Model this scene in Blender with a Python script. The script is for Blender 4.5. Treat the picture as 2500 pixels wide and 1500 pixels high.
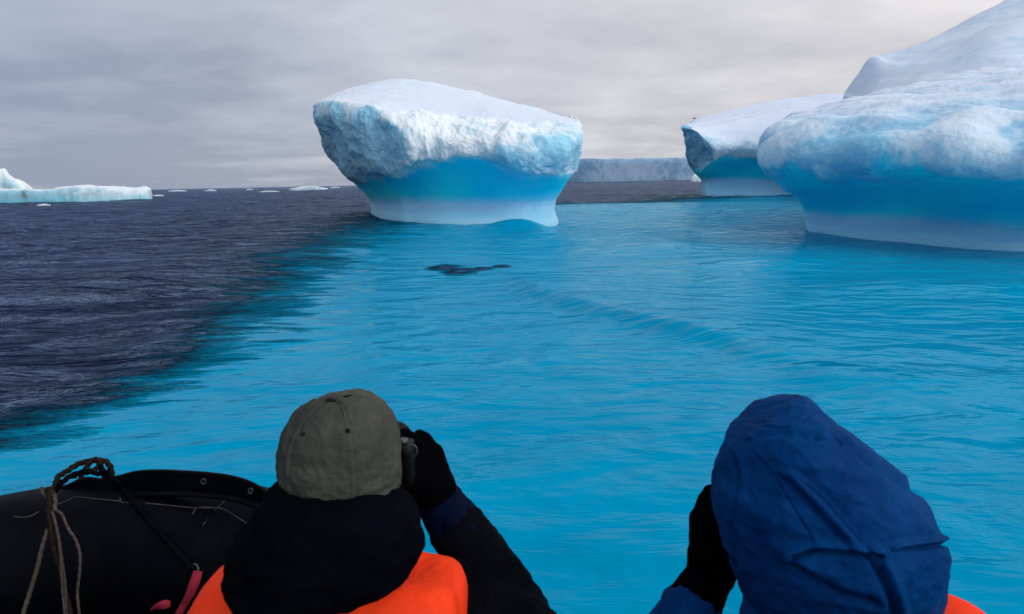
import bpy, bmesh, math, random
import numpy as np
from mathutils import Vector, Matrix

random.seed(7)
rng = np.random.default_rng(11)
scene = bpy.context.scene
for o in list(bpy.data.objects):
    bpy.data.objects.remove(o, do_unlink=True)

# ------------------------------------------------------------------ camera
F_PX = 2500 * 24 / 36.0
CAM_H = 1.87
CAM = np.array([0.0, 0.0, CAM_H])
PITCH = math.atan(305 / F_PX)
ROLL = 0.0202
_f = np.array([0.0, math.cos(PITCH), -math.sin(PITCH)])
_h = np.array([1.0, 0.0, 0.0])
_u0 = np.array([0.0, math.sin(PITCH), math.cos(PITCH)])
_r = math.cos(ROLL) * _h - math.sin(ROLL) * _u0
_u = math.sin(ROLL) * _h + math.cos(ROLL) * _u0
cam_data = bpy.data.cameras.new('camera')
cam = bpy.data.objects.new('camera', cam_data)
scene.collection.objects.link(cam)
M3 = Matrix(((_r[0], _u[0], -_f[0]), (_r[1], _u[1], -_f[1]), (_r[2], _u[2], -_f[2])))
cam.matrix_world = Matrix.Translation(Vector(CAM)) @ M3.to_4x4()
cam_data.lens = 24
cam_data.sensor_width = 36
cam_data.clip_start = 0.05
cam_data.clip_end = 30000
cam_data.dof.use_dof = True
cam_data.dof.focus_distance = 28
cam_data.dof.aperture_fstop = 9
scene.camera = cam

# ------------------------------------------------------------------ world
SUN_EL = math.radians(31)
SUN_AZ = math.radians(122)      # clockwise from +Y (view direction): behind the camera on the right
world = bpy.data.worlds.new("World")
scene.world = world
world.use_nodes = True
wn = world.node_tree
wn.nodes.clear()


def N(nt, typ, **kw):
    n = nt.nodes.new(typ)
    for k, v in kw.items():
        if k == 'inp':
            for kk, vv in v.items():
                n.inputs[kk].default_value = vv
        else:
            setattr(n, k, v)
    return n


def L(nt, a, b):
    nt.links.new(a, b)


def mathn(nt, op, a, b=None, c=None, clamp=False):
    n = N(nt, 'ShaderNodeMath', operation=op, use_clamp=clamp)
    for i, v in enumerate((a, b, c)):
        if v is None:
            continue
        if isinstance(v, (int, float)):
            n.inputs[i].default_value = v
        else:
            L(nt, v, n.inputs[i])
    return n.outputs[0]


def mixc(nt, fac, a, b, blend='MIX'):
    n = N(nt, 'ShaderNodeMix', data_type='RGBA', blend_type=blend)
    n.clamp_factor = True
    for s, v in ((n.inputs[0], fac), (n.inputs[6], a), (n.inputs[7], b)):
        if isinstance(v, (int, float)):
            s.default_value = v
        elif isinstance(v, (tuple, list)):
            s.default_value = (*v[:3], 1)
        else:
            L(nt, v, s)
    return n.outputs[2]


def maprange(nt, v, a, b, c=0.0, d=1.0, smooth=False):
    n = N(nt, 'ShaderNodeMapRange')
    if smooth:
        n.interpolation_type = 'SMOOTHSTEP'
    n.inputs[1].default_value = a
    n.inputs[2].default_value = b
    n.inputs[3].default_value = c
    n.inputs[4].default_value = d
    L(nt, v, n.inputs[0])
    return n.outputs[0]


def build_world():
    nt = wn
    sky = N(nt, 'ShaderNodeTexSky', sky_type='NISHITA')
    sky.sun_disc = False
    sky.sun_elevation = SUN_EL
    sky.sun_rotation = SUN_AZ
    tc = N(nt, 'ShaderNodeTexCoord')
    sep = N(nt, 'ShaderNodeSeparateXYZ')
    L(nt, tc.outputs['Generated'], sep.inputs[0])
    x, y, z = sep.outputs
    zz = mathn(nt, 'ADD', mathn(nt, 'MAXIMUM', z, 0.0), 0.10)
    px = mathn(nt, 'DIVIDE', x, zz)
    py = mathn(nt, 'DIVIDE', y, zz)
    comb = N(nt, 'ShaderNodeCombineXYZ')
    L(nt, px, comb.inputs[0]); L(nt, py, comb.inputs[1])
    comb.inputs[2].default_value = 3.1
    n1 = N(nt, 'ShaderNodeTexNoise', inp={'Scale': 0.50, 'Detail': 4.0, 'Roughness': 0.5, 'Distortion': 0.25})
    L(nt, comb.outputs[0], n1.inputs['Vector'])
    n2 = N(nt, 'ShaderNodeTexNoise', inp={'Scale': 1.7, 'Detail': 4.0, 'Roughness': 0.55, 'Distortion': 0.2})
    L(nt, comb.outputs[0], n2.inputs['Vector'])
    cl = mathn(nt, 'ADD', mathn(nt, 'MULTIPLY', n1.outputs[0], 0.70), mathn(nt, 'MULTIPLY', n2.outputs[0], 0.30))
    side = maprange(nt, x, -0.55, 0.45, 0.0, 1.0)
    elev = maprange(nt, z, 0.0, 0.26, 0.0, 1.0)
    cs = mathn(nt, 'ADD', cl, mathn(nt, 'MULTIPLY', mathn(nt, 'ADD', side, -0.5), 0.11))
    cs = mathn(nt, 'ADD', cs, mathn(nt, 'MULTIPLY', mathn(nt, 'ADD', elev, -0.5), 0.09))
    t = maprange(nt, cs, 0.37, 0.66, 0.0, 1.0)
    lo = mixc(nt, side, (3.0, 3.5, 4.7), (5.1, 5.0, 5.5))
    hi = mixc(nt, side, (5.3, 5.8, 6.9), (8.4, 8.2, 8.4))
    col = mixc(nt, t, lo, hi)
    # brighter overcast overhead, outside the frame
    up = maprange(nt, z, 0.3, 1.0, 1.0, 1.15)
    # unseen glow added round the sun, behind the camera, to brighten the ice fronts
    sd = (math.sin(SUN_AZ) * math.cos(SUN_EL), math.cos(SUN_AZ) * math.cos(SUN_EL), math.sin(SUN_EL))
    dt = N(nt, 'ShaderNodeVectorMath', operation='DOT_PRODUCT'); dt.inputs[1].default_value = sd
    L(nt, tc.outputs['Generated'], dt.inputs[0])
    glow = mathn(nt, 'POWER', mathn(nt, 'MAXIMUM', dt.outputs['Value'], 0.0), 1.6)
    up = mathn(nt, 'ADD', up, mathn(nt, 'MULTIPLY', glow, 0.95))
    up = N(nt, 'ShaderNodeVectorMath', operation='SCALE'), up
    L(nt, col, up[0].inputs[0]); L(nt, up[1], up[0].inputs['Scale'])
    fin = mixc(nt, 0.94, sky.outputs[0], up[0].outputs[0])
    bg = N(nt, 'ShaderNodeBackground')
    bg.inputs['Strength'].default_value = 0.1
    L(nt, fin, bg.inputs[0])
    out = N(nt, 'ShaderNodeOutputWorld')
    L(nt, bg.outputs[0], out.inputs[0])


build_world()

sun_d = bpy.data.lights.new('sun', 'SUN')
sun_d.energy = 1.05
sun_d.angle = math.radians(25)
sun_d.color = (1.0, 0.97, 0.93)
sun = bpy.data.objects.new('sun', sun_d)
scene.collection.objects.link(sun)
sdir = Vector((math.sin(SUN_AZ) * math.cos(SUN_EL), math.cos(SUN_AZ) * math.cos(SUN_EL), math.sin(SUN_EL)))
sun.rotation_euler = (-sdir).to_track_quat('-Z', 'Y').to_euler()

scene.view_settings.view_transform = 'Standard'
scene.view_settings.look = 'None'
scene.view_settings.exposure = 0.0
scene.view_settings.gamma = 1.0
scene.render.engine = 'CYCLES'
scene.cycles.max_bounces = 6
scene.cycles.diffuse_bounces = 3
scene.cycles.glossy_bounces = 3
scene.cycles.caustics_reflective = False
scene.cycles.caustics_refractive = False


# ------------------------------------------------------------------ helpers
def at(px, py, D):
    d = _f + _r * (px - 1250) / F_PX + _u * (750 - py) / F_PX
    return CAM + d * (D / d[1])


def on_water(px, py):
    d = _f + _r * (px - 1250) / F_PX + _u * (750 - py) / F_PX
    return CAM + d * (-CAM_H / d[2])


def _hash(ix, iy, iz):
    h = (ix * 374761393 + iy * 668265263 + iz * 2147483647) & 0xffffffff
    h = ((h ^ (h >> 13)) * 1274126177) & 0xffffffff
    h = ((h ^ (h >> 15)) * 2246822519) & 0xffffffff
    return h ^ (h >> 16)


_G = rng.normal(size=(256, 3)); _G /= np.linalg.norm(_G, axis=1)[:, None]


def perlin(P):
    P = np.asarray(P, float)
    i = np.floor(P).astype(np.int64)
    f = P - i
    u = f * f * f * (f * (f * 6 - 15) + 10)
    res = np.zeros(len(P))
    for dx in (0, 1):
        wx = u[:, 0] if dx else 1 - u[:, 0]
        for dy in (0, 1):
            wy = u[:, 1] if dy else 1 - u[:, 1]
            for dz in (0, 1):
                wz = u[:, 2] if dz else 1 - u[:, 2]
                g = _G[_hash(i[:, 0] + dx, i[:, 1] + dy, i[:, 2] + dz) & 255]
                res += wx * wy * wz * ((f[:, 0] - dx) * g[:, 0] + (f[:, 1] - dy) * g[:, 1] + (f[:, 2] - dz) * g[:, 2])
    return res * 1.5


def fbm(P, oct=4, gain=0.5, ridged=False):
    s = 0; a = 1; tot = 0
    for k in range(oct):
        n = perlin(P * (2.03 ** k) + 17.3 * k)
        if ridged:
            n = 1 - 2 * np.abs(n) - 0.5
        s = s + a * n; tot += a; a *= gain
    return s / tot


def sstep(a, b, x):
    t = np.clip((x - a) / (b - a), 0, 1)
    return t * t * (3 - 2 * t)


def tag(o, label, cat, group=None):
    o['label'] = label; o['category'] = cat
    if group:
        o['group'] = group
    return o


def link(o):
    scene.collection.objects.link(o)
    return o


def thing(name, label, cat, loc, group=None):
    o = link(bpy.data.objects.new(name, None))
    o.location = Vector([float(c) for c in loc])
    o.empty_display_size = 0.2
    return tag(o, label, cat, group)


def grand(o):
    v = Vector((0, 0, 0))
    while o is not None:
        v += o.location
        o = o.parent
    return v


def make(name, verts, faces, mat, parent=None, smooth=True, attrs=None, origin=None):
    verts = np.asarray(verts, float)
    # outward faces on every closed solid
    if name != 'water':
        vol = 0.0
        cen = verts.mean(0)
        if isinstance(faces, np.ndarray):
            a, b, c, d = (verts[faces[:, k]] - cen for k in range(4))
            vol = (np.einsum('ij,ij->i', a, np.cross(b, c)) + np.einsum('ij,ij->i', a, np.cross(c, d))).sum()
            if vol < 0:
                faces = faces[:, ::-1]
        else:
            for f in faces:
                p0 = verts[f[0]] - cen
                for k in range(1, len(f) - 1):
                    p1 = verts[f[k]] - cen; p2 = verts[f[k + 1]] - cen
                    vol += p0[0] * (p1[1] * p2[2] - p1[2] * p2[1]) + p0[1] * (p1[2] * p2[0] - p1[0] * p2[2]) + p0[2] * (p1[0] * p2[1] - p1[1] * p2[0])
            if vol < 0:
                faces = [tuple(f)[::-1] for f in faces]
    if parent is not None:
        off = np.array(grand(parent)); loc = (0, 0, 0)
    elif origin is not None:
        off = np.array(origin, float); loc = tuple(off)
    else:
        off = np.zeros(3); loc = (0, 0, 0)
    me = bpy.data.meshes.new(name)
    v = verts - off
    if isinstance(faces, np.ndarray):
        nv, nf, k = len(v), len(faces), faces.shape[1]
        me.vertices.add(nv); me.vertices.foreach_set('co', v.ravel())
        me.loops.add(nf * k); me.loops.foreach_set('vertex_index', faces.astype(np.int32).ravel())
        me.polygons.add(nf)
        me.polygons.foreach_set('loop_start', np.arange(0, nf * k, k, dtype=np.int32))
        me.update(calc_edges=True)
        me.validate()
    else:
        me.from_pydata([tuple(p) for p in v], [], [tuple(int(i) for i in f) for f in faces])
    if attrs:
        for k, a in attrs.items():
            at_ = me.attributes.new(k, 'FLOAT', 'POINT')
            at_.data.foreach_set('value', np.asarray(a, np.float32))
    me.polygons.foreach_set('use_smooth', np.full(len(me.polygons), smooth))
    if mat is not None:
        me.materials.append(mat)
    o = link(bpy.data.objects.new(name, me))
    o.location = loc
    if parent is not None:
        o.parent = parent
    return o


def catmull(P, t, closed):
    """P (n,...) control, t in [0,n) closed or [0,n-1] open"""
    n = len(P)
    i = np.floor(t).astype(int)
    if not closed:
        i = np.clip(i, 0, n - 2)
    f = (t - i).reshape((-1,) + (1,) * (P.ndim - 1))
    g = (lambda k: P[k % n]) if closed else (lambda k: P[np.clip(k, 0, n - 1)])
    p0, p1, p2, p3 = g(i - 1), g(i), g(i + 1), g(i + 2)
    return 0.5 * (2 * p1 + (p2 - p0) * f + (2 * p0 - 5 * p1 + 4 * p2 - p3) * f * f + (3 * p1 - p0 - 3 * p2 + p3) * f ** 3)


def loft(rows, nu, nv, closed=True):
    """rows (R,K,3) -> vertices (nv,nu,3), row parameter v in [0,R-1]"""
    rows = np.asarray(rows, float)
    R, K = rows.shape[:2]
    tv = np.linspace(0, R - 1, nv)
    A = catmull(rows, tv, False)                    # nv,K,3
    B = np.swapaxes(A, 0, 1)
    if closed:
        tu = np.linspace(0, K, nu, endpoint=False)
    else:
        tu = np.linspace(0, K - 1, nu)
    Cc = catmull(B, tu, closed)
    return np.swapaxes(Cc, 0, 1), tu, tv


def grid_faces(nv, nu, closed=True):
    i, j = np.meshgrid(np.arange(nv - 1), np.arange(nu if closed else nu - 1), indexing='ij')
    j2 = (j + 1) % nu
    return np.stack([i * nu + j, i * nu + j2, (i + 1) * nu + j2, (i + 1) * nu + j], -1).reshape(-1, 4)


def grid_normals(G, closed=True, blur=True):
    du = (np.roll(G, -1, 1) - np.roll(G, 1, 1)) if closed else np.gradient(G, axis=1)
    dv = np.gradient(G, axis=0)
    n = np.cross(du, dv)
    n /= np.maximum(np.linalg.norm(n, axis=2, keepdims=True), 1e-9)
    for _ in range(10 if blur else 0):
        if closed:
            n = (np.roll(n, 1, 1) + n + np.roll(n, -1, 1)) / 3
        m = n.copy(); m[1:-1] = (n[:-2] + n[1:-1] + n[2:]) / 3; n = m
    n /= np.maximum(np.linalg.norm(n, axis=2, keepdims=True), 1e-9)
    return n


def tube_mesh(path, rad, seg=10, steps=None, cap=True, twist=0.0, lobes=0, flat=1.0):
    P = np.asarray(path, float)
    r = np.asarray(rad, float) if np.ndim(rad) else np.full(len(P), float(rad))
    if steps:
        t = np.linspace(0, len(P) - 1, steps)
        P = catmull(P, t, False); r = catmull(r[:, None], t, False)[:, 0]
    T = np.gradient(P, axis=0); T /= np.linalg.norm(T, axis=1)[:, None] + 1e-12
    nrm = np.cross(T[0], [0, 0, 1.0])
    if np.linalg.norm(nrm) < 1e-3:
        nrm = np.cross(T[0], [0, 1.0, 0])
    nrm /= np.linalg.norm(nrm)
    V = []
    arc = np.r_[0, np.cumsum(np.linalg.norm(np.diff(P, axis=0), axis=1))]
    for k in range(len(P)):
        nrm = nrm - T[k] * np.dot(nrm, T[k]); nrm /= np.linalg.norm(nrm)
        b = np.cross(T[k], nrm)
        a = np.linspace(0, 2 * np.pi, seg, endpoint=False)
        rr = r[k] * (1 + (0.22 * np.cos(lobes * (a) + arc[k] * twist) if lobes else 0))
        V.append(P[k] + (rr * np.cos(a))[:, None] * nrm + (flat * rr * np.sin(a))[:, None] * b)
    V = np.array(V).reshape(-1, 3)
    Fc = [tuple(f) for f in grid_faces(len(P), seg)]
    if cap:
        Fc.append(tuple(range(seg))[::-1])
        Fc.append(tuple((len(P) - 1) * seg + i for i in range(seg)))
    return V, Fc


def join(parts):
    V = []; Fc = []; n = 0
    for v, f in parts:
        V.append(np.asarray(v)); Fc += [tuple(int(i) + n for i in q) for q in f]; n += len(v)
    return np.concatenate(V), Fc


def ball(c, r, rot=None, nu=20, nv=12):
    r = np.array(r if np.ndim(r) else [r] * 3, float)
    V = []
    for i in range(1, nv):
        p = math.pi * i / nv
        for j in range(nu):
            a = 2 * math.pi * j / nu
            V.append([math.sin(p) * math.cos(a), math.sin(p) * math.sin(a), math.cos(p)])
    V += [[0, 0, 1], [0, 0, -1]]
    V = np.array(V) * r
    if rot is not None:
        V = V @ np.array(rot).T
    V = V + np.array(c)
    Fc = [tuple(f[::-1]) for f in grid_faces(nv - 1, nu)]
    n = (nv - 1) * nu
    for j in range(nu):
        Fc.append((n, j, (j + 1) % nu)[::1])
        Fc.append((n + 1, (nv - 2) * nu + (j + 1) % nu, (nv - 2) * nu + j))
    return V, Fc


def capsule(a, b, ra, rb, flat=1.0):
    a = np.array(a, float); b = np.array(b, float)
    parts = [tube_mesh([a, (a + b) / 2, b], [ra, (ra + rb) / 2, rb], 16)]
    parts.append(ball(a, ra)); parts.append(ball(b, rb))
    return join(parts)


def box(c, s, rot=None, bev=0.0):
    bm = bmesh.new()
    bmesh.ops.create_cube(bm, size=1)
    for v in bm.verts:
        v.co = Vector((v.co.x * s[0], v.co.y * s[1], v.co.z * s[2]))
    if bev:
        bmesh.ops.bevel(bm, geom=list(bm.edges), offset=bev, segments=3, profile=0.6, affect='EDGES')
    V = np.array([v.co[:] for v in bm.verts])
    bm.verts.index_update()
    Fc = [tuple(v.index for v in f.verts) for f in bm.faces]
    bm.free()
    if rot is not None:
        V = V @ np.array(rot).T
    return V + np.array(c), Fc


def rotm(rx=0, ry=0, rz=0):
    from mathutils import Euler
    return np.array(Euler((math.radians(rx), math.radians(ry), math.radians(rz))).to_matrix())


def fuse(name, parts, mat, parent, voxel=0.006, smooth=4, wr=0.0, wscale=18.0, seed=0.0, subd=False, fold=None):
    """fuse overlapping solids to ONE continuous surface, smooth it, then add cloth wrinkles"""
    V, Fc = join(parts)
    o = make(name, V, Fc, mat, parent)
    m = o.modifiers.new('r', 'REMESH'); m.mode = 'VOXEL'; m.voxel_size = voxel; m.use_smooth_shade = True
    s = o.modifiers.new('s', 'SMOOTH'); s.iterations = smooth; s.factor = 0.6
    dg = bpy.context.evaluated_depsgraph_get()
    me = bpy.data.meshes.new_from_object(o.evaluated_get(dg))
    o.modifiers.clear()
    old = o.data
    o.data = me; me.name = name
    bpy.data.meshes.remove(old)
    if not me.materials:
        me.materials.append(mat)
    n = len(me.vertices)
    co = np.empty(n * 3); me.vertices.foreach_get('co', co); co = co.reshape(-1, 3)
    no = np.empty(n * 3); me.vertices.foreach_get('normal', no); no = no.reshape(-1, 3)
    if wr:
        q = co * np.array([wscale, wscale, wscale * 1.3]) + seed
        q = q + 0.8 * np.stack([perlin(q * .5 + 3), perlin(q * .5 + 9), perlin(q * .5 + 15)], 1)
        d = fbm(q, 3, 0.5, ridged=True)
        co = co + no * (d * wr)[:, None]
    if fold is not None:
        co = co + no * fold(co + np.array(grand(parent)))[:, None]
    me.vertices.foreach_set('co', co.ravel())
    me.polygons.foreach_set('use_smooth', np.full(len(me.polygons), True))
    me.update()
    return o


# ------------------------------------------------------------------ materials
def new_mat(name):
    m = bpy.data.materials.new(name)
    m.use_nodes = True
    nt = m.node_tree
    nt.nodes.clear()
    out = N(nt, 'ShaderNodeOutputMaterial')
    b = N(nt, 'ShaderNodeBsdfPrincipled')
    L(nt, b.outputs[0], out.inputs[0])
    return m, nt, b


def attr(nt, name):
    return N(nt, 'ShaderNodeAttribute', attribute_name=name).outputs['Fac']


def noise(nt, scale, detail=4.0, rough=0.55, dist=0.0, vec=None, sc=None):
    n = N(nt, 'ShaderNodeTexNoise', inp={'Scale': scale, 'Detail': detail, 'Roughness': rough, 'Distortion': dist})
    if vec is None:
        vec = N(nt, 'ShaderNodeTexCoord').outputs['Object']
    if sc is not None:
        mp = N(nt, 'ShaderNodeMapping'); mp.inputs['Scale'].default_value = sc
        L(nt, vec, mp.inputs[0]); vec = mp.outputs[0]
    L(nt, vec, n.inputs['Vector'])
    return n.outputs[0]


def bump(nt, h, strength, dist, b, normal=None):
    n = N(nt, 'ShaderNodeBump')
    n.inputs['Strength'].default_value = strength
    n.inputs['Distance'].default_value = dist
    L(nt, h, n.inputs['Height'])
    if normal is not None:
        L(nt, normal, n.inputs['Normal'])
    if b is not None:
        L(nt, n.outputs[0], b.inputs['Normal'])
    return n.outputs[0]


def fabric(name, col, col2=None, rough=0.85, weave=900.0, wstr=0.15, spec=0.2, sheen=0.0, blotch=9.0):
    m, nt, b = new_mat(name)
    n = noise(nt, blotch, 5, 0.6)
    c = mixc(nt, maprange(nt, n, 0.3, 0.7), col, col2 or tuple(x * 0.75 for x in col))
    L(nt, c, b.inputs['Base Color'])
    b.inputs['Roughness'].default_value = rough
    b.inputs['Specular IOR Level'].default_value = spec
    b.inputs['Sheen Weight'].default_value = sheen
    w = noise(nt, weave, 2, 0.5)
    nn = bump(nt, w, wstr, 0.002, None)
    bump(nt, noise(nt, 42, 4, 0.6), 0.35, 0.004, b, nn)
    return m


def ice_material(name, scale=1.0, snow=(0.67, 0.76, 0.86), crust=(0.86, 0.93, 0.97), blue=(0.02, 0.86, 1.0),
                 pale=(0.32, 0.68, 0.96), tint=(0.34, 0.67, 0.84), deep=(0.0, 0.72, 1.0)):
    m, nt, b = new_mat(name)
    a_snow, a_blue, a_foot, a_shade = attr(nt, 'snow'), attr(nt, 'blue'), attr(nt, 'foot'), attr(nt, 'tint')
    n1 = noise(nt, 0.7 / scale, 5, 0.6, 0.4)
    n2 = noise(nt, 3.0 / scale, 5, 0.62, 0.3)
    mott = mathn(nt, 'ADD', mathn(nt, 'MULTIPLY', n1, 0.55), mathn(nt, 'MULTIPLY', n2, 0.45))
    mott = mathn(nt, 'ADD', mott, mathn(nt, 'MULTIPLY', mathn(nt, 'SUBTRACT', a_shade, 0.5), 0.5))
    c = mixc(nt, maprange(nt, mott, 0.40, 0.66, 0, 1, True), crust, tint)
    c = mixc(nt, a_snow, c, snow)
    bl = mixc(nt, maprange(nt, noise(nt, 0.35 / scale, 3, 0.5), 0.35, 0.65), blue, deep)
    c = mixc(nt, a_blue, c, bl)
    c = mixc(nt, a_foot, c, pale)
    c = mixc(nt, attr(nt, 'dirt'), c, (0.10, 0.045, 0.035))
    L(nt, c, b.inputs['Base Color'])
    r = mathn(nt, 'SUBTRACT', 0.75, mathn(nt, 'MULTIPLY', a_blue, 0.35))
    L(nt, r, b.inputs['Roughness'])
    b.inputs['Specular IOR Level'].default_value = 0.2
    b.inputs['IOR'].default_value = 1.31
    L(nt, mathn(nt, 'ADD', 0.30, mathn(nt, 'MULTIPLY', mathn(nt, 'MAXIMUM', a_blue, a_foot), 0.6)), b.inputs['Subsurface Weight'])
    b.inputs['Subsurface Radius'].default_value = (0.25, 0.9, 1.2)
    b.inputs['Subsurface Scale'].default_value = 1.8 * scale
    rough_h = mathn(nt, 'MULTIPLY', noise(nt, 5.0 / scale, 7, 0.66, 0.3),
                    mathn(nt, 'SUBTRACT', 1.0, mathn(nt, 'MULTIPLY', mathn(nt, 'MAXIMUM', a_blue, a_foot), 0.72)))
    rough_h = mathn(nt, 'MULTIPLY', rough_h, mathn(nt, 'SUBTRACT', 1.0, mathn(nt, 'MULTIPLY', a_snow, 0.6)))
    bump(nt, rough_h, 0.42, 0.30 * scale, b)
    return m


MAT_ICE = ice_material('glacial_ice')
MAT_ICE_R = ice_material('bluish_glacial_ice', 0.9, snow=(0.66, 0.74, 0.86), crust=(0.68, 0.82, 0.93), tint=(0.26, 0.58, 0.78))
MAT_ICE_FAR = ice_material('far_ice', 8.0, crust=(0.29, 0.42, 0.57), tint=(0.14, 0.27, 0.43), snow=(0.42, 0.53, 0.66))
MAT_FLOE = ice_material('floe_ice', 1.6, snow=(0.82, 0.87, 0.9), crust=(0.72, 0.82, 0.86), tint=(0.30, 0.56, 0.66))

# ------------------------------------------------------------------ water
TURQ_PX = [(700, 640), (806, 575), (905, 532), (1100, 512), (1375, 503), (1560, 492), (1640, 484), (1712, 477), (1950, 474), (2600, 470),
           None, (-300, 1085), (0, 1040), (150, 985), (290, 940), (420, 880), (520, 812), (590, 740)]
TURQ = []
for _p in TURQ_PX:
    if _p is None:      # the sunken ice reaches under the boat and far out to the right
        TURQ += [np.array(q, float) for q in ((90, 60), (90, -25), (0, -25), (-14, -10), (-8, 1.5))]
    else:
        TURQ.append(on_water(*_p)[:2])
TURQ = np.array(TURQ)
PATCH_PX = [(1085, 657, 0.75), (1125, 664, 0.8), (1180, 659, 0.45), (1225, 652, .38)]  # irregular darker patch within the turquoise water colour


def poly_sdf(P, poly):
    d = np.full(len(P), 1e18); inside = np.zeros(len(P), bool)
    n = len(poly)
    for i in range(n):
        a, b = poly[i], poly[(i + 1) % n]
        e = b - a; w = P - a
        t = np.clip((w @ e) / (e @ e), 0, 1)
        d = np.minimum(d, ((w - t[:, None] * e) ** 2).sum(1))
        c1 = P[:, 1] >= a[1]; c2 = P[:, 1] < b[1]; c3 = e[0] * w[:, 1] > e[1] * w[:, 0]
        inside ^= (c1 & c2 & c3) | (~c1 & ~c2 & ~c3)
    return np.sqrt(d) * np.where(inside, 1, -1)


def swell(X, Y):
    z = np.zeros_like(X)
    # (x, y, sigma_x, sigma_y, amplitude) rises and troughs round the icebergs
    for (x, y, sx, sy, a) in SWELLS:
        z += a * np.exp(-((X - x) / sx) ** 2 - ((Y - y) / sy) ** 2)
    # a steeper little crest running away from the boat between the two icebergs
    A = np.array([0.2, 13.2]); B = np.array([2.3, 7.4])
    e = B - A; ln = np.linalg.norm(e); e /= ln; nrm = np.array([-e[1], e[0]])
    s = (X - A[0]) * e[0] + (Y - A[1]) * e[1]
    q = (X - A[0]) * nrm[0] + (Y - A[1]) * nrm[1] + 0.3 * np.sin(s * 0.7)
    env = sstep(-1.2, 1.5, s) * (1 - sstep(ln - 1, ln + 3, s))
    z += 0.13 * env * np.where(q < 0, np.exp(-(q / 0.35) ** 2), np.exp(-(q / 1.7) ** 2))
    return z


SWELLS = [(-8.5, 38.5, 5.0, 5.0, 0.34), (3.2, 30.5, 2.2, 3.0, -0.20), (5.5, 15.5, 1.6, 1.3, 0.16), (4.2, 19.5, 2.0, 1.5, 0.16), (6.5, 25, 3, 1.6, 0.16), (2.0, 22.5, 2.5, 1.5, 0.12), (-3.5, 9.5, 1.5, 1.0, 0.07), (3.5, 6.2, 1.3, .8, 0.05), (7.5, 11.5, 2.2, 1.2, 0.12), (0.45, 29.9, 1.3, 1.3, 0.36), (2.4, 31.0, 0.9, 2.0, -0.25), (12.7, 16.8, 3.0, 3.0, -0.16), (13.5, 13.0, 5, 3, -0.10), (-1.5, 27.0, 4.0, 3.0, -0.05),
          (11, 22, 3.0, 3.0, 0.10), (6, 46, 12, 7, 0.30), (-6, 18, 5, 3, 0.12), (-12, 26, 8, 4, 0.14), (7, 30, 5, 3, 0.08)]


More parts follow.
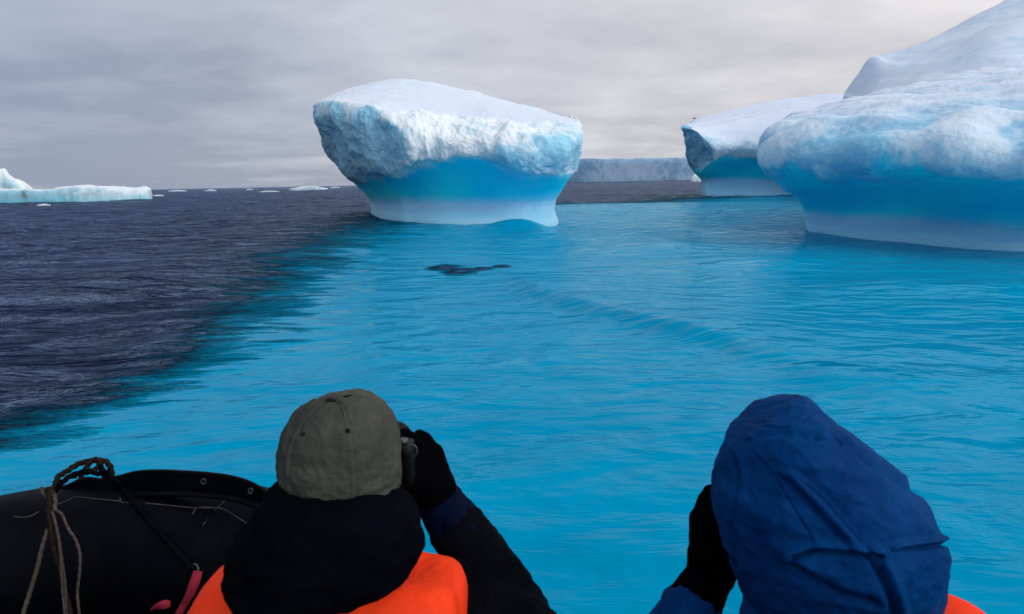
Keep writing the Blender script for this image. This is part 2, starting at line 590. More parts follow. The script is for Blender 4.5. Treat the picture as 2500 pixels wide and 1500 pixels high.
def build_water():
    # rings round the camera's foot, finest near it; the sheet reaches the horizon on every side
    r = [0.6]
    while r[-1] < 9000:
        x = r[-1]
        dr = 0.0056 * x + 0.004 if x < 350 else 0.0056 * x * (1 + (x - 350) / 200)
        r.append(x + min(dr, 0.25 * x))
    r = np.array(r)
    a1 = np.linspace(-43, 43, 880)
    a2 = np.linspace(43, 317, 120)[1:-1]
    a = np.radians(np.r_[a1, a2])
    nr, na = len(r), len(a)
    Rr, Aa = np.meshgrid(r, a, indexing='ij')
    X = (Rr * np.sin(Aa)).ravel(); Y = (Rr * np.cos(Aa)).ravel()
    Rf = Rr.ravel()
    dr = np.gradient(r); cell = np.repeat(dr, na)
    cell = np.maximum(cell, Rf * 0.0017)
    Z = np.zeros_like(X)
    P = np.stack([X, Y, np.zeros_like(X)], 1)
    wx = perlin(P * 0.09) * 2.2; wy = perlin(P * 0.09 + 40) * 2.2
    # chop: ridged and plain noise, crests a little longer across the wind
    ca, sa = math.cos(0.16), math.sin(0.16)
    Xr = (X + wx) * ca + (Y + wy) * sa; Yr = -(X + wx) * sa + (Y + wy) * ca
    dark = 1 - sstep(-2.5, 2.5, poly_sdf(P[:, :2], TURQ) * 6 / np.maximum(Rf, 6))
    rough = 0.8 + 1.6 * dark
    for lam, amp, rid, sx in ((17, 0.10, 0, 1.6), (8.5, 0.075, 0, 1.7), (4.2, 0.045, 0.5, 2.0), (2.1, 0.026, 0.5, 1.7), (1.05, 0.013, 0.4, 1.5), (0.55, 0.0065, 0.3, 1.4), (0.28, 0.003, .2, 1.3)):
        w = 1 - sstep(0.22, 0.5, cell / lam)
        if lam > 5:
            w = np.where(Rf > 300, w, np.maximum(w, 0.4))
        sel = w > 0.001
        q = np.stack([Xr[sel] / (lam * sx), Yr[sel] / lam, np.full(sel.sum(), lam * 3.7)], 1)
        n = perlin(q)
        n2 = (0.35 - np.abs(perlin(q * 1.13 + 7.7)) * 1.6)
        k = rough[sel] * (1 if lam > 1.5 else 0.5 + 0.5 * dark[sel]) if lam < 9 else 1
        Z[sel] += amp * w[sel] * ((1 - rid) * n * 1.3 + rid * n2 * 1.2) * k
    # short steep wind chop farther out, strongest on the open dark water
    far = sstep(6, 26, Rf) * (0.42 + 0.58 * dark)
    for lam, amp in ((14, 0.20), (7, 0.15), (3.4, 0.085), (1.7, 0.048), (1.0, 0.022)):
        w = (1 - sstep(0.25, 0.55, cell / lam)) * far
        if lam > 5:
            w = w * sstep(30, 90, Rf)
        sel = w > 0.001
        q = np.stack([Xr[sel] / (lam * 0.95), Yr[sel] / lam, np.full(sel.sum(), lam * 1.3 + 5)], 1)
        n = 0.55 - np.abs(perlin(q)) * 1.9
        n2 = perlin(q * 1.21 + 3.1)
        Z[sel] += amp * w[sel] * (0.7 * n + 0.9 * n2)
    Z += swell(X, Y)
    Z *= sstep(0.3, 3, Rf) * 0.7 + 0.3
    V = np.stack([X, Y, Z], 1)
    # ring centre
    Vc = np.array([[0, 0, Z[:na].mean()]])
    faces = grid_faces(nr, na)
    sd = poly_sdf(P[:, :2], TURQ)
    spots = np.full(len(X), 9.0)
    for px, py, w in PATCH_PX:
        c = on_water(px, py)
        spots = np.minimum(spots, np.sqrt(((X - c[0]) / (0.42 * w)) ** 2 + ((Y - c[1]) / (0.55 * w)) ** 2))
    V = np.concatenate([V, Vc]); sd = np.r_[sd, 5.0]; spots = np.r_[spots, 9.0]
    foam = np.zeros(len(V))
    for px, py, a, sx, sy in ((1690, 480, 1.1, 5.0, 3.5), (1790, 479, 1.2, 6.0, 3.0), (1880, 482, 0.9, 5, 3), (1255, 549, 0.8, 1.2, .6), (1427, 447, 1.2, 6, 12), (2340, 350, 0, 1, 1)):
        c = on_water(px, py)
        foam = np.maximum(foam, a * np.exp(-((V[:, 0] - c[0]) / sx) ** 2 - ((V[:, 1] - c[1]) / sy) ** 2))
    rel = sd / np.maximum(np.r_[Rf, 1.0], 4)          # distance to the edge of the sunken ice in proportion to range
    m = water_material()
    n0 = len(V) - 1
    o = make('water', V, faces, m, attrs={'edge': rel, 'hole': spots, 'foam': foam})
    bm = bmesh.new(); bm.from_mesh(o.data); bm.verts.ensure_lookup_table()
    for j in range(na):
        bm.faces.new((bm.verts[n0], bm.verts[(j + 1) % na], bm.verts[j])).smooth = True
    bm.to_mesh(o.data); bm.free()
    o['kind'] = 'structure'
    return o


def water_material():
    m, nt, b = new_mat('sea_water')
    tc = N(nt, 'ShaderNodeTexCoord').outputs['Object']
    edge, hole = attr(nt, 'edge'), attr(nt, 'hole')
    s1 = noise(nt, 0.9, 5, 0.62, 0.3, tc, (0.45, 1.6, 1))
    s2 = noise(nt, 4.5, 4, 0.6, 0.2, tc, (0.30, 1.5, 1))
    e = mathn(nt, 'ADD', edge, mathn(nt, 'MULTIPLY', mathn(nt, 'SUBTRACT', s1, 0.5), 0.26))
    e = mathn(nt, 'ADD', e, mathn(nt, 'MULTIPLY', mathn(nt, 'SUBTRACT', s2, 0.5), 0.26))
    t = maprange(nt, e, -0.10, 0.13, 0, 1, True)
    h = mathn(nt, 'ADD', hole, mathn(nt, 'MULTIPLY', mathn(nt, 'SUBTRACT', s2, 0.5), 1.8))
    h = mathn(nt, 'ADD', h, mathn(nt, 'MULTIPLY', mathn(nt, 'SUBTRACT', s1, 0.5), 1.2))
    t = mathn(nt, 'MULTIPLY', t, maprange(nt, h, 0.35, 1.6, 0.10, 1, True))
    big = noise(nt, 0.10, 3, 0.5, 0.4, tc, (0.8, 1.3, 1))
    turq = mixc(nt, maprange(nt, big, 0.3, 0.7, 0, 1), (0.0, 0.315, 0.52), (0.0, 0.235, 0.43))
    turq = mixc(nt, maprange(nt, s1, 0.32, 0.7, 0, 0.45), turq, (0.0, 0.22, 0.40))
    deep = mixc(nt, maprange(nt, s1, 0.3, 0.7), (0.006, 0.011, 0.035), (0.002, 0.006, 0.022))
    mid = mixc(nt, 0.5, deep, (0.0, 0.07, 0.12))
    c = mixc(nt, maprange(nt, t, 0.0, 0.45), deep, mid)
    c = mixc(nt, maprange(nt, t, 0.3, 1.0), c, turq)
    fo = mathn(nt, 'MULTIPLY', attr(nt, 'foam'), 1.0)
    fo = mathn(nt, 'ADD', fo, mathn(nt, 'MULTIPLY', mathn(nt, 'SUBTRACT', noise(nt, 1.4, 6, 0.65, 0.3, tc, (1, .45, 1)), 0.5), 3.0))
    c = mixc(nt, mathn(nt, 'MULTIPLY', maprange(nt, fo, 0.95, 1.5), attr(nt, 'foam'), clamp=True), c, (0.62, 0.78, 0.85))
    r1 = noise(nt, 0.9, 5.5, 0.52, 0.5, tc, (0.60, 1.25, 1))
    r2 = noise(nt, 2.3, 5, 0.55, 0.6, tc, (0.50, 1.3, 1))
    r3 = noise(nt, 1.5, 2.5, 0.5, 0.3, tc, (0.75, 1.2, 1))
    hh = mathn(nt, 'ADD', r1, mathn(nt, 'MULTIPLY', r2, 0.22))
    tb = maprange(nt, t, 0.25, 0.95, 0, 1)
    hm = N(nt, 'ShaderNodeMix', data_type='FLOAT'); L(nt, tb, hm.inputs[0]); L(nt, mathn(nt, 'MULTIPLY', hh, 1.35), hm.inputs[2])
    L(nt, mathn(nt, 'ADD', mathn(nt, 'MULTIPLY', r3, 0.19), mathn(nt, 'MULTIPLY', hh, 0.17)), hm.inputs[3])
    hh = hm.outputs[0]
    nrm = bump(nt, hh, 1.0, 0.55, None)
    nt.nodes.remove(b)
    dif = N(nt, 'ShaderNodeBsdfDiffuse'); L(nt, c, dif.inputs['Color']); L(nt, nrm, dif.inputs['Normal'])
    gl = N(nt, 'ShaderNodeBsdfGlossy'); L(nt, maprange(nt, t, 0, 1, 0.13, 0.07), gl.inputs['Roughness'])
    L(nt, mixc(nt, t, (0.62, 0.76, 1.0), (0.62, 0.88, 0.95)), gl.inputs['Color']); L(nt, nrm, gl.inputs['Normal'])
    fr = N(nt, 'ShaderNodeFresnel', inp={'IOR': 1.33}); L(nt, nrm, fr.inputs['Normal'])
    f = mathn(nt, 'MULTIPLY', mathn(nt, 'SUBTRACT', fr.outputs[0], maprange(nt, tb, 0, 1, 0.02, 0.06)), maprange(nt, tb, 0, 1, 0.98, 0.72), clamp=True)
    mx = N(nt, 'ShaderNodeMixShader'); L(nt, f, mx.inputs[0]); L(nt, dif.outputs[0], mx.inputs[1]); L(nt, gl.outputs[0], mx.inputs[2])
    outn = [n for n in nt.nodes if n.type == 'OUTPUT_MATERIAL'][0]
    L(nt, mx.outputs[0], outn.inputs[0])
    return m


water = build_water()

# ------------------------------------------------------------------ icebergs
def sharpen_k(rows, ks, f=0.16):
    """insert points just beside control column k so that the surface turns sharply there"""
    rows = np.asarray(rows, float)
    cols = []
    K = rows.shape[1]
    for k in range(K):
        if k in ks:
            cols += [rows[:, k] * (1 - f) + rows[:, (k - 1) % K] * f, rows[:, k], rows[:, k] * (1 - f) + rows[:, (k + 1) % K] * f]
        else:
            cols.append(rows[:, k])
    return np.stack(cols, 1)


def P3(r):
    return [at(*p) for p in r]


def cap_rows(rim, centre, ts, bulge=0.0):
    rim = np.asarray(rim); c = np.asarray(centre)
    out = []
    for t in ts:
        rr = rim.copy()
        for _ in range(int(1 + 3 * t)):
            rr = 0.25 * np.roll(rr, 1, 0) + 0.5 * rr + 0.25 * np.roll(rr, -1, 0)
        q = rr * (1 - t) + c * t
        q[:, 2] += bulge * math.sin(math.pi * min(t, 1) / 2) * (1 - t)
        out.append(q)
    return out


def centre_iceberg():
    #        L              L2             E(edge)         F               F2              FR              R              BR              B               BL
    rows = [
        [(915, 560, 38.5), (935, 575, 35.5), (985, 590, 33.2), (1080, 600, 31.6), (1180, 602, 31.0), (1290, 600, 31.2), (1385, 590, 33.5), (1340, 570, 39), (1140, 560, 43), (960, 555, 42)],
        [(907, 522, 38.5), (930, 530, 35.5), (985, 540, 33.2), (1080, 548, 31.8), (1180, 550, 31.2), (1290, 550, 31.4), (1366, 548, 33.5), (1330, 535, 39), (1140, 525, 43), (950, 520, 42)],
        [(906, 505, 38.5), (930, 510, 35.7), (985, 516, 33.6), (1080, 522, 32.4), (1180, 524, 31.9), (1285, 524, 32.0), (1354, 523, 33.5), (1320, 515, 39), (1140, 510, 43), (950, 505, 42)],
        [(905, 490, 38.4), (925, 492, 35.8), (980, 495, 33.9), (1080, 499, 32.8), (1180, 500, 32.4), (1285, 498, 32.3), (1355, 494, 33.4), (1320, 490, 39), (1140, 490, 43), (945, 488, 42)],
        [(876, 458, 38.0), (905, 460, 35.2), (965, 462, 33.3), (1080, 464, 32.4), (1185, 466, 32.0), (1295, 465, 31.7), (1379, 452, 33.0), (1330, 455, 39), (1140, 450, 43), (930, 455, 42)],
        [(846, 430, 37.5), (880, 434, 34.4), (955, 430, 32.2), (1060, 410, 31.6), (1170, 402, 31.1), (1290, 436, 30.8), (1396, 426, 32.7), (1345, 420, 39.5), (1140, 410, 43), (910, 420, 42)],
        [(836, 405, 37.2), (870, 412, 33.8), (968, 416, 31.4), (1060, 388, 30.9), (1160, 380, 30.4), (1290, 418, 30.1), (1401, 408, 32.6), (1350, 400, 39.5), (1140, 390, 43), (905, 400, 42)],
        [(811, 372, 37.0), (855, 370, 33.5), (1004, 380, 30.6), (1075, 352, 30.6), (1160, 348, 30.3), (1290, 380, 29.8), (1409, 372, 32.5), (1355, 365, 40), (1140, 360, 43), (890, 365, 42)],
        [(792, 325, 36.6), (835, 320, 33.2), (985, 330, 30.6), (1070, 318, 30.9), (1160, 320, 30.8), (1290, 338, 30.2), (1411, 335, 32.6), (1360, 320, 40), (1120, 300, 43), (875, 310, 42)],
        [(771, 292, 36.4), (812, 282, 33.2), (945, 290, 31.2), (1050, 292, 31.6), (1160, 300, 31.6), (1290, 310, 31.2), (1406, 312, 32.9), (1360, 290, 40), (1080, 250, 43), (865, 265, 42)],
        [(770, 262, 36.5), (808, 252, 33.6), (918, 264, 31.8), (1040, 277, 32.5), (1160, 290, 32.5), (1290, 298, 32.2), (1398, 301, 33.4), (1350, 279, 40), (1030, 208, 43), (862, 222, 42)],
        [(780, 248, 36.6), (816, 245, 34.0), (922, 259, 32.2), (1040, 272, 33.0), (1160, 286, 33.0), (1290, 292, 32.8), (1385, 293, 33.9), (1335, 275, 39.8), (1015, 196, 42), (866, 214, 41.5)],
    ]
    R = [P3(r) for r in rows]
    rim = np.array(R[-1])
    cen = at(985, 214, 38.8)
    R += cap_rows(rim, cen, (0.22, 0.5, 0.8, 1.0), 0.25)
    R = sharpen_k(R, [2], 0.28)
    nu, nv = 620, 460
    G, tu, tv = loft(R, nu, nv)
    Nn = grid_normals(G)
    Pf = G.reshape(-1, 3); Nf = Nn.reshape(-1, 3)
    V = np.repeat(tv, nu)
    K = R.shape[1]
    U = np.tile(tu, nv)
    q = Pf * 0.8
    warp = fbm(q * 1.3 + 5, 3)
    jag = fbm(Pf * np.array([0.9, 0.9, 0.5]) + 31, 5, 0.55)
    thr = np.interp(U, np.arange(13), [4.35, 4.55, 4.7, 4.8, 4.9, 5.05, 5.3, 4.75, 4.15, 4.4, 4.6, 4.6, 4.35])
    soft = np.interp(U, np.arange(13), [.5, .4, .4, .4, .5, .7, .9, 1.5, 1.3, .8, .8, .8, .5])
    crust = sstep(thr - .1, thr + soft, V + jag * 1.2)                 # pale crust above the smooth blue undercut
    top = sstep(8.9, 10.9, V + warp * 3.0 + 0.6 * sstep(5, 7.5, U) )
    foot = 1 - sstep(2.2, 3.8, V + 0.12 * warp)
    blue = (1 - crust) * (1 - foot)
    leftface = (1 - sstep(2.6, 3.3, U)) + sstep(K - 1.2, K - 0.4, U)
    # displacement
    rg = fbm(Pf * np.array([1.0, 1.0, 0.42]) + 11, 5, 0.55, ridged=True)
    md = fbm(Pf * np.array([.55, .55, .35]) + 3, 4, 0.5)
    fn = fbm(Pf * 3.1, 4, 0.55)
    d = crust * (1 - top) * (0.42 * md + 0.20 * rg + 0.07 * fn) + 0.10 * crust * (1 - sstep(10, 11, V))
    big = fbm(Pf * np.array([.38, .38, .30]) + 23, 2, 0.5, ridged=True)
    d += crust * (1 - top) * 0.30 * big * sstep(thr, thr + 1.6, V)
    d += top * (0.09 * md + 0.03 * fn) + (1 - crust) * (0.07 * md + 0.02 * fn + 0.06 * perlin(Pf * np.array([.5, .5, 2.6]) + 51))
    # scallops in the upper front face
    d *= 0.55 + 0.45 * sstep(thr, thr + 1.8, V)
    d += (1 - top) * crust * sstep(3.2, 4, U) * -0.25 * np.clip(perlin(Pf * np.array([.5, .5, .8]) + 9), 0, 1)
    d *= sstep(14.9, 13.8, V) if False else 1
    Pf = Pf + Nf * d[:, None]
    tint = 0.35 + 0.55 * leftface * (1 - top) + 0.15 * (1 - top) * sstep(5.0, 7.0, U) * sstep(9, 6, V)  # left face: bluer ice, with part of its shade painted into the tint
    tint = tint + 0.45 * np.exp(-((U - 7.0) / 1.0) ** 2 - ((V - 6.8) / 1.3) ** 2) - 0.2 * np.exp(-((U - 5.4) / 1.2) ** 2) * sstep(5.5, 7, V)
    tint = np.clip(tint + 0.25 * md, 0, 1.2)
    snow = top * 0.95
    # collapse last ring
    faces = grid_faces(nv, nu)
    o = make('iceberg', Pf, faces, MAT_ICE, attrs={'snow': snow, 'blue': blue, 'foot': foot, 'tint': tint}, origin=at(1140, 540, 36) * np.array([1, 1, 0]))
    tag(o, 'mushroom shaped iceberg in the middle with sloping snow top and deep blue undercut', 'iceberg')
    return o


centre_iceberg()


def great_iceberg():
    base = at(2300, 520, 40) * np.array([1, 1, 0])
    root = thing('iceberg', 'huge snow covered iceberg on the right with a bulging lobe over blue undercut ice', 'iceberg', base)
    #  front lobe  columns: L, L2, F1, F2, F3, F4, R, BR, B, BL
    rows = [
        [(1985, 620, 24.5), (2040, 640, 21.5), (2140, 660, 19.8), (2300, 690, 18.5), (2480, 740, 17.0), (2750, 780, 16.3), (3200, 700, 18), (3200, 590, 27), (2500, 560, 31), (2100, 560, 29)],
        [(1974, 558, 24.5), (2030, 572, 21.8), (2130, 580, 20.2), (2290, 590, 19.0), (2480, 612, 17.6), (2750, 640, 16.8), (3200, 610, 18.5), (3200, 560, 27), (2500, 530, 31), (2090, 540, 29)],
        [(1972, 540, 24.5), (2028, 548, 22.0), (2130, 556, 20.5), (2290, 562, 19.4), (2480, 584, 18.0), (2750, 605, 17.2), (3200, 585, 18.8), (3200, 545, 27), (2500, 520, 31), (2085, 525, 29)],
        [(1970, 518, 24.4), (2022, 522, 22.1), (2120, 528, 20.8), (2290, 534, 19.8), (2480, 550, 18.5), (2750, 565, 17.6), (3200, 550, 19), (3200, 530, 27), (2500, 505, 31), (2080, 505, 29)],
        [(1950, 486, 24.2), (2000, 488, 21.8), (2110, 492, 20.6), (2290, 496, 19.6), (2480, 500, 18.3), (2750, 510, 17.4), (3200, 500, 18.8), (3200, 490, 27), (2500, 480, 31), (2060, 480, 29)],
        [(1905, 445, 24.0), (1960, 450, 21.2), (2090, 455, 19.6), (2280, 458, 18.5), (2480, 462, 17.2), (2750, 465, 16.4), (3200, 460, 18.0), (3200, 440, 27), (2500, 440, 31), (2030, 440, 29)],
        [(1874, 414, 23.8), (1935, 420, 20.6), (2080, 424, 18.8), (2270, 430, 17.6), (2480, 436, 16.3), (2750, 440, 15.6), (3200, 430, 17.4), (3200, 410, 27), (2500, 400, 32), (2000, 400, 29)],
        [(1861, 385, 23.8), (1920, 385, 20.4), (2070, 388, 18.5), (2260, 392, 17.2), (2480, 392, 15.9), (2750, 390, 15.2), (3200, 385, 17.2), (3200, 370, 27), (2500, 350, 33), (1980, 360, 29)],
        [(1866, 352, 24.0), (1925, 345, 20.8), (2070, 345, 18.9), (2260, 340, 17.6), (2480, 330, 16.3), (2750, 320, 15.6), (3200, 320, 17.6), (3200, 300, 28), (2500, 280, 34), (1990, 320, 30)],
        [(1895, 320, 24.8), (1950, 310, 22.0), (2080, 300, 20.2), (2260, 285, 19.2), (2480, 265, 18.0), (2750, 245, 17.3), (3200, 240, 19.0), (3200, 230, 29), (2500, 215, 35), (2010, 285, 31)],
        [(1925, 294, 26.2), (1985, 283, 24.0), (2100, 268, 22.6), (2270, 250, 21.8), (2480, 222, 21.0), (2750, 195, 20.5), (3200, 185, 22), (3200, 180, 30), (2500, 175, 36), (2040, 262, 32)],
        [(1975, 274, 28.2), (2030, 262, 27.0), (2130, 250, 26.0), (2290, 228, 25.8), (2490, 192, 25.5), (2750, 160, 25), (3150, 145, 26), (3150, 140, 32), (2500, 158, 37), (2090, 242, 34)],
    ]
    R = [P3(r) for r in rows]
    R += cap_rows(R[-1], at(2420, 184, 31.5), (0.3, 0.65, 1.0), 0.0)
    R = np.array(R)
    nu, nv = 760, 430
    G, tu, tv = loft(R, nu, nv)
    Nn = grid_normals(G)
    Pf = G.reshape(-1, 3); Nf = Nn.reshape(-1, 3)
    V = np.repeat(tv, nu); U = np.tile(tu, nv)
    jag = fbm(Pf * np.array([1.0, 1.0, 0.7]) + 61, 5, 0.55)
    thr = np.interp(U, [0, 1, 2, 3, 4, 5, 9, 10], [5.45, 5.35, 5.3, 5.55, 6.05, 6.2, 6, 5.5])
    jg2 = perlin(Pf * np.array([0.42, 0.42, 0.3]) + 77)
    crust = sstep(thr - 0.25, thr + 1.1, V + jag * 1.7 + jg2 * 0.8)
    foot = 1 - sstep(2.0, 3.4, V + 0.2 * jag)
    blue = (1 - crust) * (1 - foot)
    # diagonal flutes running up and to the right
    S = (Pf[:, 0] * 0.50 + Pf[:, 2] * -0.75 + Pf[:, 1] * 0.35)
    T_ = (Pf[:, 0] * 0.75 + Pf[:, 2] * 0.45)
    fl = fbm(np.stack([S * 1.15, T_ * 0.22, Pf[:, 1] * 0.12], 1) + 8, 4, 0.55, ridged=True)
    md = fbm(Pf * np.array([.5, .5, .5]) + 13, 4, 0.5)
    fn = fbm(Pf * 3.0, 4, 0.55)
    bul = np.clip(perlin(Pf * np.array([0.55, 0.55, 0.75]) + 4.2) + 0.15, -0.3, 1)
    top = sstep(8.0, 10.5, V + md * 2)
    d = crust * (0.50 * bul * (1 - 0.6 * top) + 0.20 * fl * sstep(6.5, 9, V) + 0.18 * md + 0.045 * fn) + crust * 0.03 * (1 - top)
    d += (1 - crust) * (0.06 * md + 0.06 * perlin(Pf * np.array([.45, .45, 2.4]) + 51))
    Pf = Pf + Nf * d[:, None]
    tint = np.clip(0.48 + 0.9 * md - 0.5 * bul + 0.25 * (1 - top) - 0.35 * fl * top, 0, 1.2)
    snow = np.clip(top * 0.72 + 0.3 * fl * top - 0.15 * md, 0, 0.9)
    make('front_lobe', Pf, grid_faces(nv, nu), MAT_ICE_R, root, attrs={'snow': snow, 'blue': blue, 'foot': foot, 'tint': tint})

    # rear lobe with the sharp fin, across the little bay. columns L(fin), E(edge), F1, F2, R, BR, B, BL
    rows = [
        [(1722, 490, 76), (1730, 492, 73), (1790, 494, 71), (1900, 496, 70), (2100, 496, 72), (2100, 486, 92), (1900, 484, 96), (1760, 484, 90)],
        [(1714, 474, 76), (1726, 476, 73), (1790, 478, 71.5), (1900, 478, 70.5), (2100, 478, 72.5), (2100, 474, 92), (1900, 472, 96), (1755, 472, 90)],
        [(1712, 455, 76), (1725, 456, 73.5), (1790, 457, 72.5), (1900, 458, 71.5), (2100, 458, 73), (2100, 455, 92), (1900, 455, 96), (1752, 455, 90)],
        [(1710, 438, 76), (1722, 438, 73.5), (1788, 438, 73), (1900, 440, 72), (2100, 440, 73.5), (2100, 440, 92), (1900, 438, 96), (1748, 438, 90)],
        [(1692, 418, 75), (1712, 420, 72), (1780, 412, 72), (1900, 412, 71), (2100, 412, 72.5), (2100, 410, 92), (1900, 408, 96), (1735, 408, 90)],
        [(1679, 390, 74), (1742, 388, 70.5), (1782, 384, 70.5), (1900, 384, 69.5), (2100, 384, 71), (2100, 380, 92), (1900, 370, 96), (1725, 375, 90)],
        [(1674, 352, 73.5), (1726, 352, 70), (1780, 358, 70), (1900, 356, 69), (2100, 355, 70.5), (2100, 330, 92), (1900, 320, 96), (1715, 335, 90)],
        [(1669, 325, 73.5), (1706, 326, 70.5), (1780, 342, 71), (1900, 335, 70), (2100, 325, 72), (2100, 275, 92), (1900, 270, 96), (1710, 300, 90)],
        [(1666, 308, 74), (1688, 313, 71.5), (1785, 330, 73), (1900, 320, 73), (2100, 300, 76), (2120, 232, 92), (1930, 240, 95), (1735, 282, 88)],
    ]
    R = [P3(r) for r in rows]
    R += cap_rows(R[-1], at(1930, 262, 84), (0.12, 0.4, 0.7, 1.0), 0.35)
    R = sharpen_k(R, [0, 1], 0.12)
    nu, nv = 380, 260
    G, tu, tv = loft(R, nu, nv)
    Nn = grid_normals(G)
    Pf = G.reshape(-1, 3); Nf = Nn.reshape(-1, 3)
    V = np.repeat(tv, nu); U = np.tile(tu, nv)
    jag = fbm(Pf * 0.35 + 21, 4)
    crust = sstep(4.9, 5.15, V + jag * 0.7)
    fin = (1 - sstep(3.6, 4.6, U)) + sstep(11.0, 11.6, U)
    crust = np.maximum(crust, fin * sstep(4.0, 4.4, V))
    foot = 1 - sstep(2.4, 3.4, V + .1 * jag)
    blue = (1 - crust) * (1 - foot)
    top = sstep(6.4, 8.2, V + jag) * (1 - 0.9 * np.clip(fin, 0, 1) * sstep(8.6, 8.0, V) * 0 )
    md = fbm(Pf * 0.3 + 2, 5, 0.55); fn = fbm(Pf * 1.2, 3)
    d = crust * (1 - top) * (0.55 * md + 0.16 * fn) + top * 0.18 * md + (1 - crust) * 0.06 * md
    Pf = Pf + Nf * d[:, None]
    finm = np.clip(fin, 0, 1) * (1 - sstep(8.0, 8.4, V))
    snow = top * (1 - finm) * 0.9
    tint = np.clip(0.35 + 0.75 * finm + .3 * md, 0, 1.3)
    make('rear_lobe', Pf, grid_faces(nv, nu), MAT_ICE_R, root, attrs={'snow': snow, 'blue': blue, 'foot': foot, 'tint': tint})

    # the high snow ridge that joins both lobes
    rows = [
        [(1990, 400, 62), (2080, 400, 48), (2250, 400, 40), (2500, 400, 38), (2900, 420, 40), (3300, 420, 60), (2700, 420, 88), (2150, 420, 82)],
        [(2040, 300, 62), (2120, 320, 48.5), (2260, 320, 41), (2500, 300, 39), (2900, 300, 41), (3250, 260, 60), (2700, 260, 86), (2150, 300, 80)],
        [(2056, 240, 62), (2130, 262, 50), (2270, 250, 43), (2500, 215, 41), (2900, 190, 43), (3200, 100, 60), (2700, 130, 84), (2150, 240, 78)],
        [(2066, 222, 63), (2140, 232, 53), (2275, 215, 46), (2500, 168, 43.5), (2900, 120, 46), (3150, 10, 60), (2680, 50, 80), (2160, 200, 75)],
        [(2106, 170, 64), (2160, 195, 56), (2290, 180, 49), (2500, 120, 47), (2850, 50, 50), (3050, -60, 60), (2660, -10, 76), (2180, 160, 72)],
        [(2129, 138, 65), (2175, 162, 59), (2300, 145, 53), (2500, 75, 51), (2800, -10, 54), (2950, -110, 60), (2640, -60, 72), (2200, 132, 70)],
        [(2150, 134, 66), (2196, 148, 61), (2310, 122, 57), (2500, 35, 55), (2760, -60, 57), (2880, -140, 60), (2620, -85, 69), (2222, 124, 68)],
    ]
    R = [P3(r) for r in rows]
    R += cap_rows(R[-1], at(2440, 30, 62), (0.35, 0.7, 1.0), 0.2)
    R = sharpen_k(np.array(R), [0], 0.15)
    nu, nv = 320, 220
    G, tu, tv = loft(R, nu, nv)
    Nn = grid_normals(G)
    Pf = G.reshape(-1, 3); Nf = Nn.reshape(-1, 3)
    md = fbm(Pf * 0.12 + 2, 4, 0.5)
    S = Pf[:, 0] * 0.45 - Pf[:, 2] * 0.8
    fl = fbm(np.stack([S * 0.35, Pf[:, 0] * 0.06, Pf[:, 1] * 0.05], 1) + 4, 4, 0.5, ridged=True)
    Pf = Pf + Nf * (0.5 * md + 0.22 * fl)[:, None]
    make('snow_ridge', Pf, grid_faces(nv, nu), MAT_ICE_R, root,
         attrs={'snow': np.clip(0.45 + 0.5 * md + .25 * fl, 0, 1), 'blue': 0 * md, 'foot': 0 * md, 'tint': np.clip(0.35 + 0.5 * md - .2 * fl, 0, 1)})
    return root


great_iceberg()


